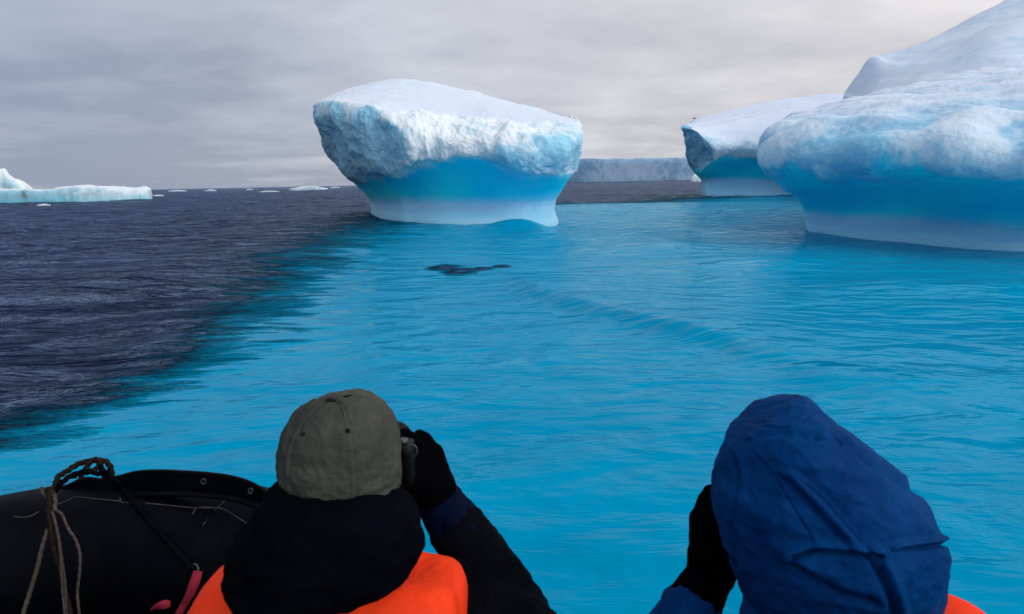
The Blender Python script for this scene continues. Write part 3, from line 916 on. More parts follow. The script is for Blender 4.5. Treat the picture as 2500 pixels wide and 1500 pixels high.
def ridge_berg(name, prof, D, depth, mat, label, cat, group=None, n=160, jag=0.3, nscale=0.5, snow=0.9, dirt=False, wall=0.85, blue_at=0.0, seed=0.0):
    """prof: (px, top_py, base_py). A solid of real thickness: cross sections across its length."""
    prof = np.array(prof, float)
    t = np.linspace(0, len(prof) - 1, n)
    Q = catmull(prof, t, False)
    m = 26
    loops = []
    for i, (px, ty, by) in enumerate(Q):
        e = 1 - abs(2 * i / (n - 1) - 1) ** 6            # rounded plan at both ends
        dp = depth * (0.25 + 0.75 * e)
        top = at(px, ty, D); bot = at(px, by, D)
        x = top[0]; zt = top[2]
        zt = max(zt, 0.03)
        sec = [(0.0, -0.5 - 0.1 * zt), (0.0, 0.0), (0.01, 0.45 * zt), (0.03, wall * zt), (0.09, 0.95 * zt), (0.3, zt * 1.0), (0.6, zt * 1.02), (0.9, zt * .9), (1.0, 0.4 * zt), (1.02, -0.5)]
        sec = np.array(sec)
        y0 = D + depth * 0.5 * (1 - (0.25 + 0.75 * e))
        s = catmull(sec, np.linspace(0, len(sec) - 1, m), False)
        k = y0 / D
        zz = np.where(s[:, 1] > 0, (s[:, 1] / zt) * max((zt - CAM_H) * k + CAM_H, 0.03), s[:, 1])
        loops.append(np.stack([np.full(m, x * k) + (s[:, 0] * dp) * (x / D), y0 + s[:, 0] * dp, zz], 1))
    G = np.array(loops)
    Nn = -grid_normals(G, False)
    Pf = G.reshape(-1, 3); Nf = Nn.reshape(-1, 3)
    V = np.tile(np.linspace(0, 1, m), n)
    U = np.repeat(np.linspace(0, 1, n), m)
    md = fbm(Pf * nscale + seed, 5, 0.55)
    Pf = Pf + Nf * (jag * md * sstep(0, .12, V))[:, None]
    # close the ends
    faces = [tuple(f) for f in grid_faces(n, m, False)]
    faces.append(tuple(range(m))[::-1]); faces.append(tuple((n - 1) * m + i for i in range(m)))
    sn = np.clip(sstep(0.33, 0.45, V) * snow, 0, 1)
    bl = (1 - sstep(0.12, 0.25, V + .1 * md)) * blue_at
    tint = np.clip(0.5 + 0.7 * md, 0, 1.2)
    dirt_a = np.zeros(len(V))
    if dirt:
        c = at(57, 478, D)
        dirt_a = np.exp(-((Pf[:, 0] - c[0] + 0.3 * (Pf[:, 2] - c[2])) / 0.45) ** 2 - ((Pf[:, 2] - c[2]) / 1.0) ** 2) * (0.6 + md)
        xb = at(150, 470, D)[0]
        tint = tint + 0.45 * sstep(xb + 1, xb - 1, Pf[:, 0]); sn = sn * (1 - 0.5 * sstep(xb + 1, xb - 1, Pf[:, 0]) * sstep(.5, .4, V))
    o = make(name, Pf, faces, mat, attrs={'snow': sn, 'blue': bl, 'foot': 0 * bl, 'tint': tint, 'dirt': dirt_a}, origin=(Pf[:, 0].mean(), D + depth / 2, 0))
    tag(o, label, cat, group)
    return o


# far tabular berg
ridge_berg('iceberg', [(1310, 391, 442), (1360, 389, 442), (1400, 388, 441), (1450, 388, 441), (1500, 387, 440), (1560, 386, 439), (1620, 386, 438), (1680, 386, 437), (1760, 385, 436), (1820, 385, 435)],
           900, 260, MAT_ICE_FAR, 'long flat topped grey blue tabular iceberg wall on the horizon between the two big icebergs', 'iceberg',
           n=260, jag=2.6, nscale=0.03, snow=0.6, wall=0.97)
# left: low floe and white hill behind it
ridge_berg('iceberg', [(-420, 468, 505), (-250, 464, 500), (-120, 465, 500), (-40, 463, 498), (20, 462, 497), (80, 464, 496), (125, 463, 495), (150, 457, 494), (200, 453, 492), (250, 455, 490), (300, 458, 489), (348, 458, 488), (363, 460, 487), (369, 470, 487)],
           118, 22, MAT_FLOE, 'long low pale iceberg at the left edge, bluish left part and white right part', 'iceberg',
           n=240, jag=0.55, nscale=0.35, snow=0.9, blue_at=0.35, wall=0.8, dirt=True)
ridge_berg('iceberg', [(-260, 470, 480), (-180, 440, 480), (-110, 415, 480), (-40, 400, 480), (0, 412, 480), (10, 412, 480), (28, 431, 480), (52, 442, 480), (70, 453, 479), (84, 466, 478)],
           165, 30, MAT_FLOE, 'white peaked snow hill of ice behind the low iceberg at the left edge', 'iceberg',
           n=180, jag=0.7, nscale=0.2, snow=1.0, wall=0.7, seed=40)
bits = [
    ((372, 400), 463, 466, 190, 'small white ice lump just off the right tip of the long low iceberg'),
    ((410, 455), 460.2, 463.5, 520, 'thin white floe on the horizon, first one right of the low iceberg'),
    ((499, 528), 457, 461.5, 420, 'short white floe midway between the low iceberg and the mushroom iceberg'),
    ((600, 618), 456, 459.0, 520, 'tiny white ice speck on the horizon left of the flat floe in the open water'),
    ((634, 682), 459.5, 463, 250, 'flat white floe in open water a little below the horizon'),
    ((706, 800), 452.0, 462.0, 330, 'largest white ice hummock on the horizon left of the mushroom iceberg'),
    ((806, 830), 453.4, 457.0, 520, 'small white ice piece on the horizon close to the mushroom iceberg'),
    ((90, 124), 499, 504, 90, 'flat white ice fragment floating in front of the long low iceberg'),
]
for (x0, x1), ty, by, D, lab in bits:
    w = x1 - x0
    hz = lambda x: 470.3 - 0.0202 * x
    pr = []
    for k, fr in enumerate((0, .12, .3, .5, .7, .88, 1)):
        px = x0 + w * fr
        rise = (by - ty) * (0.25 + 0.75 * math.sin(math.pi * min(max(fr, .06), .94)) * (0.75 + 0.35 * random.random()))
        bb = hz(px) + CAM_H * F_PX / D
        pr.append((px, bb - rise, bb))
    ridge_berg('ice_floe', pr, D, w * D / F_PX * 0.5, MAT_FLOE, lab, 'ice floe', 'small ice pieces on the left horizon', n=40, jag=0.02 * D / 60, nscale=6.0 / math.sqrt(D), snow=1.0, seed=x0)
ridge_berg('ice_floe', [(1686, 442, 445), (1689, 433, 445), (1695, 426, 445), (1702, 425, 445), (1708, 431, 445), (1714, 441, 445)], 380, 6, MAT_FLOE,
           'rounded white knob of ice beside the foot of the finned ice lobe', 'ice floe', n=40, jag=0.3, nscale=0.3, snow=0.9, wall=.7)


# ------------------------------------------------------------------ bird
def bird():
    m = fabric('bird_feathers', (0.05, 0.055, 0.07))
    c = at(1695, 290, 62)
    root = thing('bird', 'tiny dark seabird flying above the fin of the right iceberg', 'bird', c)
    body = join([ball(c, (0.22, 0.07, 0.06)), ball(c + [-0.24, 0, 0.03], (0.07, 0.045, 0.045)), tube_mesh([c + [-.29, 0, .03], c + [-.36, 0, .015]], [.018, .004], 8),
                 tube_mesh([c + [.15, 0, 0], c + [.36, 0, .0]], [.05, .02], 8, flat=.3)])
    make('body', c + (body[0] - c) * 0.6, body[1], m, root)
    for s in (-1, 1):
        V = []; n = 9
        for i in range(n):
            f = i / (n - 1)
            y = s * (0.04 + 0.52 * f); z = 0.12 * math.sin(f * 2.2) ; ch = 0.13 * (1 - f ** 1.6) + 0.012
            x = 0.10 * f * f
            V += [c + [x - ch * .5, y, z], c + [x - ch * .1, y, z + .012], c + [x + ch * .6, y, z], c + [x - ch * .1, y, z - .006]]
        Fc = [tuple(q) for q in grid_faces(n, 4)] + [(0, 1, 2, 3), tuple((n - 1) * 4 + k for k in range(4))]
        make('wing', c + (np.array(V) - c) * 0.6, Fc, m, root)


bird()

# ------------------------------------------------------------------ materials of the boat party
M_BLACK = fabric('black_fleece', (0.0022, 0.0022, 0.0055), (0.0012, 0.0012, 0.003), 0.95, 500, 0.3, 0.02)
M_BLACKSHELL = fabric('black_shell', (0.0028, 0.0032, 0.0065), (0.0015, 0.002, 0.004), 0.8, 900, 0.1, 0.03)
M_GLOVE = fabric('black_glove', (0.0012, 0.0012, 0.002), None, 0.9, 500, 0.2, 0.02)
M_NAVY = fabric('navy_shell', (0.0, 0.044, 0.165), (0.0, 0.026, 0.115), 0.7, 1100, 0.12, 0.04, blotch=14)
M_NAVYDARK = fabric('navy_sleeve', (0.001, 0.004, 0.022), (0.001, 0.003, 0.014), 0.75, 1100, 0.12, 0.04)
M_KHAKI = fabric('khaki_cotton', (0.074, 0.076, 0.056), (0.038, 0.041, 0.036), 0.9, 800, 0.4, 0.1, blotch=12)
M_ORANGE = fabric('orange_vest', (1.0, 0.060, 0.010), (0.95, 0.040, 0.006), 0.7, 900, 0.15, 0.15)
M_SKIN = fabric('skin', (0.45, 0.27, 0.20), (0.40, 0.23, 0.17), 0.55, 500, 0.05, 0.3)
M_HAIR = fabric('hair', (0.04, 0.028, 0.02), None, 0.6, 300, 0.5)
M_PLASTIC = fabric('black_plastic', (0.002, 0.002, 0.003), None, 0.45, 900, 0.1, 0.12)
M_METAL = fabric('grey_metal', (0.055, 0.052, 0.046), None, 0.35, 500, 0.05, 0.5)
M_TROUSER = fabric('dark_trousers', (0.008, 0.009, 0.013))
M_DARKHOLE = fabric('eyelet_thread', (0.006, 0.007, 0.006))


def rubber():
    m, nt, b = new_mat('black_rubber')
    n = noise(nt, 6, 6, 0.65, 0.3)
    s = noise(nt, 60, 4, 0.6, 0.0, None, (1, 1, 6))
    c = mixc(nt, maprange(nt, n, 0.42, 0.7), (0.0006, 0.0007, 0.0022), (0.002, 0.0024, 0.0045))
    c = mixc(nt, maprange(nt, s, 0.62, 0.75, 0, 0.25), c, (0.03, 0.03, 0.033))
    L(nt, c, b.inputs['Base Color'])
    b.inputs['Roughness'].default_value = 0.55
    b.inputs['Specular IOR Level'].default_value = 0.06
    nn = bump(nt, noise(nt, 420, 3, .6), 0.25, 0.001, None)
    bump(nt, noise(nt, 5, 3, .5), 0.3, 0.02, b, nn)
    return m


M_RUBBER = rubber()
M_ROPE = fabric('hemp_rope', (0.026, 0.017, 0.012), (0.007, 0.005, 0.004), 0.9, 400, 0.6, 0.1, blotch=60)
M_CORD = fabric('grey_cord', (0.085, 0.072, 0.062), (0.035, 0.028, 0.024), 0.85, 700, 0.5, 0.1, blotch=50)
M_SCUFF = fabric('scuffed_thread', (0.13, 0.12, 0.11), (0.03, 0.03, 0.03), 0.9, 300, .3, .1, blotch=35)
M_RED = fabric('red_webbing', (0.36, 0.03, 0.055), (0.22, 0.015, 0.03), 0.8, 600, .4, .1, blotch=30)


# ------------------------------------------------------------------ inflatable boat
def boat():
    root = thing('inflatable_boat', 'black inflatable boat with its raised bow tube at the lower left', 'boat', (-0.8, 1.9, 0.0))
    # centre line of the side tube from the stern side (right) to the bow (left) and round it
    cl = [(2.6, 1.05, 0.30), (1.6, 1.15, 0.30), (0.8, 1.32, 0.31), (0.15, 1.62, 0.34), (-0.35, 2.08, 0.31), (-0.85, 2.44, 0.34), (-1.35, 2.60, 0.375), (-1.85, 2.60, 0.36), (-2.35, 2.40, 0.35),
          (-2.8, 2.0, 0.42), (-3.0, 1.5, 0.38), (-2.9, 0.9, 0.33), (-2.5, 0.2, 0.30), (-1.6, -0.5, 0.29), (-0.4, -1.0, 0.28), (1.0, -1.3, 0.28), (2.6, -1.4, 0.28)]
    rad = [0.25] * 3 + [0.26, 0.28, 0.305, 0.315, 0.315, 0.305, 0.28] + [0.25] * 7
    V, Fc = tube_mesh(cl, rad, 48, 260)
    make('tube', V, Fc, M_RUBBER, root)
    # floor between the tubes
    fl = []
    t = np.linspace(0, 9.5, 60)
    P = catmull(np.array(cl), t, False)
    V = [(p[0], p[1], 0.16) for p in P] + [(p[0], p[1], 0.12) for p in P]
    c = np.array(cl)[10:]
    outl = np.concatenate([P[:, :2], c[:, :2]])
    nO = len(outl)
    V = [(x, y, 0.17) for x, y in outl] + [(x, y, 0.13) for x, y in outl]
    Fc = [tuple(range(nO))[::-1], tuple(range(nO, 2 * nO))] + [(i, (i + 1) % nO, nO + (i + 1) % nO, nO + i) for i in range(nO)]
    make('floor', V, Fc, M_RUBBER, root, smooth=False)

    # upright rubber flap on top of the bow tube, with two eyelet holes
    px = [-60, 0, 60, 110, 150, 200, 245, 285, 330, 380, 440, 500, 560, 610, 650, 690]
    hi = [1222, 1217, 1206, 1200, 1190, 1168, 1170, 1163, 1152, 1149, 1151, 1155, 1163, 1178, 1202, 1235]
    lo = [1262, 1256, 1248, 1242, 1236, 1226, 1222, 1206, 1202, 1200, 1200, 1203, 1210, 1222, 1240, 1265]
    Ds = [2.60, 2.61, 2.62, 2.62, 2.62, 2.61, 2.60, 2.59, 2.57, 2.54, 2.50, 2.46, 2.42, 2.38, 2.34, 2.30]
    n = 150; m = 13
    tt = np.linspace(0, len(px) - 1, n)
    q = catmull(np.array([px, hi, lo, Ds], float).T, tt, False)
    fr = []
    for (x, a, b_, D) in q:
        top = at(x, a, D); bot = at(x, b_ + 12, D - 0.005)
        fr.append([bot + (top - bot) * (j / (m - 1)) for j in range(m)])
    fr = np.array(fr)
    spots = [at(497, 1178, 2.46), at(615, 1199, 2.38)]
    back = fr + np.array([0.0, 0.012, 0.0])
    keep = np.ones((n - 1, m - 1), bool)
    ring = []
    for hc in spots:
        cen = (fr[:-1, :-1] + fr[1:, 1:]) / 2
        dd = np.linalg.norm((cen - hc)[..., [0, 2]], axis=2)
        i, j = np.unravel_index(np.argmin(dd), dd.shape)
        # open a 2x2 block of the grid and pull its border to a circle
        i = min(max(i, 1), n - 3); j = min(max(j, 1), m - 3)
        ctr = fr[i + 1, j + 1]
        keep[i:i + 2, j:j + 2] = False
        r = 0.0085
        for di in range(3):
            for dj in range(3):
                if di == 1 and dj == 1:
                    continue
                a = math.atan2(dj - 1, di - 1)
                for A in (fr, back):
                    y = A[i + di, j + dj, 1]
                    A[i + di, j + dj] = [ctr[0] + r * math.cos(a) * (np.sign(fr[i + 2, j, 0] - fr[i, j, 0])), y, ctr[2] + r * math.sin(a)]
        ring.append(ctr)
    V = np.concatenate([fr.reshape(-1, 3), back.reshape(-1, 3)])
    o_ = n * m
    Fc = []
    for i in range(n - 1):
        for j in range(m - 1):
            a, b_, c_, d_ = i * m + j, (i + 1) * m + j, (i + 1) * m + j + 1, i * m + j + 1
            if keep[i, j]:
                Fc += [(a, b_, c_, d_), (o_ + d_, o_ + c_, o_ + b_, o_ + a)]
            for (e0, e1, ni, nj) in ((a, b_, i, j - 1), (b_, c_, i + 1, j), (c_, d_, i, j + 1), (d_, a, i - 1, j)):
                out = not (0 <= ni < n - 1 and 0 <= nj < m - 1)
                if keep[i, j] and (out or not keep[ni, nj]):
                    Fc.append((e1, e0, o_ + e0, o_ + e1))
    fo = make('flap', V, Fc, M_RUBBER, root)
    for c_ in ring:
        a = np.linspace(0, 2 * np.pi, 17)
        pts = [c_ + np.array([0.0105 * math.cos(t), -0.003, 0.0105 * math.sin(t)]) for t in a]
        v, f = tube_mesh(pts, 0.0022, 8, 48, cap=False)
        make('eyelet', v, f, M_METAL, fo)
    # welt below the flap
    pts = [at(x, b_ + 6, D - 0.03) for (x, a, b_, D) in q[::4]]
    v, f = tube_mesh(pts, 0.016, 12, 120, flat=0.6)
    make('welt', v, f, M_RUBBER, root)
    # frayed seam threads lying on the tube
    def surf(px_, py_, lift=0.004):
        """first point of the tube seen through a pixel of the survey photo"""
        d = at(px_, py_, 1.0) - CAM
        C = catmull(np.array(cl), np.linspace(3, 10, 400), False)
        Rr_ = catmull(np.array(rad)[:, None], np.linspace(3, 10, 400), False)[:, 0]
        for s in np.linspace(1.4, 3.4, 800):
            p = CAM + d * s
            dd = np.linalg.norm(C - p, axis=1) - Rr_
            if dd.min() < lift:
                return p
        return CAM + d * 2.4
    seams = [[(140, 1232), (165, 1222), (187, 1214), (240, 1219), (295, 1224)], [(293, 1215), (297, 1226), (320, 1228)], [(355, 1229), (400, 1233), (470, 1240), (520, 1241)],
             [(470, 1256), (482, 1240), (515, 1239), (545, 1243), (572, 1259), (605, 1280)], [(495, 1283), (530, 1241), (560, 1215), (586, 1209)],
             [(35, 1261), (55, 1264), (75, 1260), (95, 1250)]]
    for s in seams:
        v, f = tube_mesh([surf(*p, lift=0.001) for p in s], 0.0017, 6, 30)
        make('seam', v, f, M_SCUFF, root)
    # grab rope of the boat: dark line running down over the tube
    pts = [at(262, 1150, 2.5), at(275, 1170, 2.48)] + [surf(*p, lift=0.012) for p in ((300, 1195), (335, 1235), (380, 1290), (425, 1340), (460, 1378), (474, 1390))]
    v, f = tube_mesh(pts, 0.011, 12, 90, lobes=3, twist=160)
    make('grab_line', v, f, M_BLACKSHELL, root)
    pts = [surf(*p, lift=0.006) for p in ((466, 1385), (470, 1378), (480, 1380), (484, 1392), (474, 1396), (466, 1388))]
    v, f = tube_mesh(pts, 0.004, 8, 30)
    make('clip_ring', v, f, M_METAL, root)
    return root, surf


boat_root, surf = boat()


def ropes():
    root = thing('rope', 'frayed brown rope knotted over the boat bow with loose ends hanging down', 'rope', at(120, 1200, 2.45))
    def rp(name, pts, r, mat, steps=70, lob=3):
        v, f = tube_mesh(pts, np.asarray(r) * 0.82, 12, steps, lobes=lob, twist=240)
        return make(name, v, f, mat, root)
    D = 2.50
    # big looped knot standing above the tube
    rp('knot_loop', [at(120, 1205, 2.44), at(135, 1185, 2.45), at(142, 1165, 2.47), at(165, 1150, 2.48), at(190, 1134, 2.5), at(215, 1127, 2.5), at(240, 1124, 2.5), at(262, 1130, 2.5), at(272, 1150, 2.5), at(272, 1180, 2.48)], 0.0125, M_ROPE, 110)
    rp('knot_loop', [at(125, 1210, 2.45), at(150, 1180, 2.45), at(178, 1160, 2.47), at(205, 1155, 2.48), at(225, 1150, 2.49), at(245, 1142, 2.5), at(255, 1160, 2.49), at(262, 1178, 2.48), at(258, 1195, 2.48)], 0.012, M_BLACKSHELL, 110)
    rp('knot_loop', [at(195, 1170, 2.46), at(212, 1140, 2.47), at(232, 1124, 2.48), at(245, 1128, 2.47), at(232, 1148, 2.46), at(216, 1150, 2.46), at(214, 1136, 2.47), at(236, 1118, 2.48)], 0.010, M_ROPE, 80)
    rp('knot_loop', [at(180, 1165, 2.46), at(200, 1152, 2.45), at(222, 1152, 2.45), at(240, 1158, 2.46), at(250, 1145, 2.46), at(240, 1130, 2.47)], 0.010, M_BLACKSHELL, 60)
    # whipped bundle
    rp('bundle', [at(122, 1196, 2.40), at(124, 1215, 2.36), at(124, 1250, 2.31), at(128, 1290, 2.27), at(135, 1330, 2.24)], [0.019, 0.017, 0.019, 0.014, 0.012], M_ROPE, 60, 5)
    rp('rope_end', [at(100, 1192, 2.42), at(106, 1206, 2.39), at(118, 1212, 2.37), at(130, 1200, 2.38)], 0.0085, M_CORD, 30)
    rp('bundle', [at(133, 1208, 2.36), at(135, 1225, 2.33), at(133, 1250, 2.30)], 0.008, M_CORD, 20)
    rp('loose_end', [at(118, 1290, 2.28), at(105, 1330, 2.24), at(90, 1390, 2.20), at(72, 1450, 2.16), at(55, 1505, 2.12), at(45, 1560, 2.1)], 0.0085, M_CORD, 60)
    rp('loose_end', [at(122, 1290, 2.27), at(135, 1350, 2.22), at(150, 1400, 2.19), at(160, 1450, 2.16), at(175, 1510, 2.13), at(180, 1570, 2.1)], 0.0095, M_ROPE, 60)
    rp('loose_end', [at(130, 1255, 2.29), at(143, 1310, 2.24), at(151, 1370, 2.2), at(158, 1420, 2.17), at(163, 1500, 2.13), at(168, 1570, 2.1)], 0.0055, M_CORD, 60)
    rp('loose_end', [at(128, 1250, 2.29), at(138, 1290, 2.25), at(146, 1340, 2.2), at(150, 1400, 2.17), at(153, 1450, 2.15), at(158, 1505, 2.12), at(160, 1570, 2.1)], 0.0045, M_CORD, 60)
    rp('loose_end', [at(133, 1245, 2.29), at(150, 1255, 2.28), at(165, 1288, 2.24), at(185, 1320, 2.21), at(195, 1355, 2.19), at(194, 1400, 2.17), at(189, 1450, 2.15), at(194, 1505, 2.12), at(198, 1570, 2.1)], 0.0055, M_CORD, 80)
    return root


ropes()


def ribbon(name, pts, width, mat, parent=None, th=0.003, n=40, up=(0, 0.3, 1)):
    P = catmull(np.array(pts, float), np.linspace(0, len(pts) - 1, n), False)
    W = np.array(width, float) if np.ndim(width) else np.full(len(pts), width)
    W = catmull(W[:, None], np.linspace(0, len(pts) - 1, n), False)[:, 0]
    T = np.gradient(P, axis=0); T /= np.linalg.norm(T, axis=1)[:, None]
    view = P - CAM; view /= np.linalg.norm(view, axis=1)[:, None]
    S = np.cross(T, view); S /= np.linalg.norm(S, axis=1)[:, None]
    Nn = np.cross(S, T)
    V = np.stack([P - S * W[:, None] / 2 - Nn * th / 2, P + S * W[:, None] / 2 - Nn * th / 2, P + S * W[:, None] / 2 + Nn * th / 2, P - S * W[:, None] / 2 + Nn * th / 2], 1).reshape(-1, 3)
    Fc = [tuple(f) for f in grid_faces(n, 4)] + [(0, 1, 2, 3), tuple((n - 1) * 4 + i for i in (3, 2, 1, 0))]
    return make(name, V, Fc, mat, parent)


strap = thing('strap', 'faded red webbing strap on the black tube beside the orange vest', 'strap', surf(470, 1440))
ribbon('webbing', [surf(484, 1394, .02), surf(476, 1420, .025), surf(464, 1450, .025), surf(450, 1475, .02), surf(436, 1500, .02), surf(425, 1530, .02)], [.03, .034, .03, .024, .026, .03], M_RED, strap)
ribbon('webbing', [surf(368, 1489, .012), surf(385, 1480, .02), surf(402, 1476, .02), surf(416, 1474, .012)], [.006, .022, .03, .02], M_RED, strap)


# ------------------------------------------------------------------ people
def flat_rows(rows, K=12, power=1.0):
    """rows of (py, x_left, x_right, D_mid, depth_radius[, power]) -> closed loops, seen from behind"""
    out = []
    for r in rows:
        py, xl, xr, D, dr = r[:5]
        c = at((xl + xr) / 2, py, D)
        e = (at(xr, py, D) - at(xl, py, D)) / 2
        loop = []
        for k in range(K):
            a = 2 * math.pi * k / K
            s, q = math.cos(a), math.sin(a)
            s = math.copysign(abs(s) ** power, s); q = math.copysign(abs(q) ** power, q)
            p = c + e * s + np.array([0, -dr * q, 0])
            loop.append(p)
        out.append(loop)
    return np.array(out)


def shell(name, rows, mat, parent, nu=200, nv=160, K=12, disp=None, thick=0.0, closed_top=True):
    R = flat_rows(rows, K)
    G, tu, tv = loft(R, nu, nv)
    Nn = grid_normals(G)
    Pf = G.reshape(-1, 3); Nf = Nn.reshape(-1, 3)
    cen = G.mean(axis=1)[np.repeat(np.arange(nv), nu)]
    sgn = np.sign(((Pf - cen) * Nf).sum(1).mean())
    Nf = Nf * sgn
    if disp is not None:
        Pf = Pf + Nf * disp(Pf, Nf)[:, None]
    Fc = [tuple(f) for f in (grid_faces(nv, nu) if sgn > 0 else grid_faces(nv, nu)[:, ::-1])]
    Fc.append(tuple(range(nu)) if sgn > 0 else tuple(range(nu))[::-1])
    Fc.append(tuple((nv - 1) * nu + i for i in range(nu)))
    return make(name, Pf, Fc, mat, parent)


def hand_parts(wrist, palm_dir, back_dir, side, s=1.0, curl=0.9, fat=1.0):
    """solids of a five fingered hand. palm_dir: wrist to knuckles, back_dir: out of the back of the hand, side: +1 thumb along +cross"""
    w = np.array(wrist, float); d = np.array(palm_dir, float); d /= np.linalg.norm(d)
    b = np.array(back_dir, float); b -= d * (b @ d); b /= np.linalg.norm(b)
    c = np.cross(d, b) * side                      # towards the thumb
    parts = [capsule(w, w + d * 0.03 * s, 0.03 * s * fat, 0.032 * s * fat)]
    for k, off in enumerate((0.03, 0.010, -0.010, -0.029)):
        parts.append(capsule(w + d * 0.015 * s + c * off * 0.6 * s, w + d * 0.088 * s + c * off * s, 0.018 * s * fat, 0.0145 * s * fat))
    lens = [(0.040, 0.025, 0.020), (0.045, 0.028, 0.021), (0.042, 0.026, 0.020), (0.033, 0.020, 0.018)]
    for k, off in enumerate((0.031, 0.0105, -0.0105, -0.031)):
        p = w + d * (0.092 - 0.004 * abs(k - 1.2)) * s + c * off * s
        ang = 0.35 * curl + 0.08 * k
        for j, ln in enumerate(lens[k]):
            dirv = d * math.cos(ang) - b * math.sin(ang) + c * 0.05 * (1.5 - k)
            dirv /= np.linalg.norm(dirv)
            q = p + dirv * ln * s
            parts.append(capsule(p, q, (0.0108 - 0.0008 * j) * s * fat, (0.0100 - 0.0008 * j) * s * fat))
            p = q; ang += (0.75 + 0.06 * k) * curl
    p = w + d * 0.025 * s + c * 0.028 * s - b * 0.006 * s
    for j, (ln, a) in enumerate(((0.042, 0.75), (0.032, 0.45), (0.026, 0.15))):
        dirv = d * math.cos(a) + c * math.sin(a) - b * (0.25 + 0.3 * j)
        dirv /= np.linalg.norm(dirv)
        q = p + dirv * ln * s
        parts.append(capsule(p, q, (0.0135 - 0.001 * j) * s * fat, (0.0125 - 0.001 * j) * s * fat))
        p = q
    return parts


def head_parts(c, fwd, up, s=1.0):
    c = np.array(c, float); f = np.array(fwd, float); f /= np.linalg.norm(f)
    u = np.array(up, float); u -= f * (u @ f); u /= np.linalg.norm(u)
    r = np.cross(f, u)
    R = np.stack([r, f, u], 1)
    W = lambda x, y, z: c + (r * x + f * y + u * z) * s
    parts = [ball(W(0, -0.012, 0.02), np.array((0.074, 0.092, 0.090)) * s, R), ball(W(0, 0.025, -0.045), np.array((0.055, 0.062, 0.066)) * s, R),
             ball(W(0, 0.055, -0.088), np.array((0.026, 0.022, 0.020)) * s, R)]
    parts.append(capsule(W(0, 0.085, 0.005), W(0, 0.108, -0.030), 0.008 * s, 0.012 * s))       # nose
    parts.append(ball(W(0, 0.080, -0.055), np.array((0.024, 0.010, 0.009)) * s, R))             # mouth
    parts.append(ball(W(0, 0.074, 0.020), np.array((0.055, 0.012, 0.010)) * s, R))              # brow
    for k in (-1, 1):
        parts.append(ball(W(k * 0.031, 0.072, 0.002), np.array((0.014, 0.011, 0.010)) * s, R))  # eyes
        parts.append(ball(W(k * 0.076, -0.005, -0.008), np.array((0.009, 0.018, 0.030)) * s, R))
    return parts


def person_skeleton(hc, sh_l, sh_r, hip, elb_l, wr_l, elb_r, wr_r, floor=0.19):
    """joints of a person kneeling on the boat floor and looking out over the tube"""
    j = dict(head=np.array(hc), shl=np.array(sh_l), shr=np.array(sh_r), hip=np.array(hip), el=np.array(elb_l), wl=np.array(wr_l), er=np.array(elb_r), wr=np.array(wr_r))
    j['neck'] = (j['shl'] + j['shr']) / 2 + np.array([0, 0.0, 0.035])
    for s, n in ((-1, 'l'), (1, 'r')):
        h = j['hip'] + np.array([s * 0.09, 0, -0.03])
        k = np.array([h[0] + s * 0.03, h[1] + 0.10, floor + 0.07])
        a = np.array([k[0], k[1] - 0.40, floor + 0.06])
        j['h' + n], j['k' + n], j['a' + n] = h, k, a
    return j


def limbs(j, arm=(0.045, 0.038, 0.028), leg=(0.08, 0.055, 0.04), g=1.0, arms=True, legs=True):
    P = []
    if arms:
        for n in 'lr':
            P.append(capsule(j['sh' + n], j['e' + n], arm[0] * g, arm[1] * g))
            P.append(capsule(j['e' + n], j['w' + n], arm[1] * g, arm[2] * g))
    if legs:
        for n in 'lr':
            P.append(capsule(j['h' + n], j['k' + n], leg[0] * g, leg[1] * g))
            P.append(capsule(j['k' + n], j['a' + n], leg[1] * g, leg[2] * g))
            P.append(capsule(j['a' + n], j['a' + n] + np.array([0, -0.05, -0.02]), leg[2] * g, leg[2] * g * .8))
    return P


def torso(j, g=0.0):
    P = []
    mid = (j['shl'] + j['shr']) / 2
    P.append(capsule(j['shl'], j['shr'], 0.062 + g, 0.062 + g))
    ch = mid + (j['hip'] - mid) * 0.33
    P.append(ball(ch, (0.155 + g, 0.105 + g, 0.19 + g)))
    P.append(ball(mid + (j['hip'] - mid) * 0.68, (0.14 + g, 0.10 + g, 0.17 + g)))
    P.append(ball(j['hip'], (0.155 + g, 0.115 + g, 0.12 + g)))
    return P


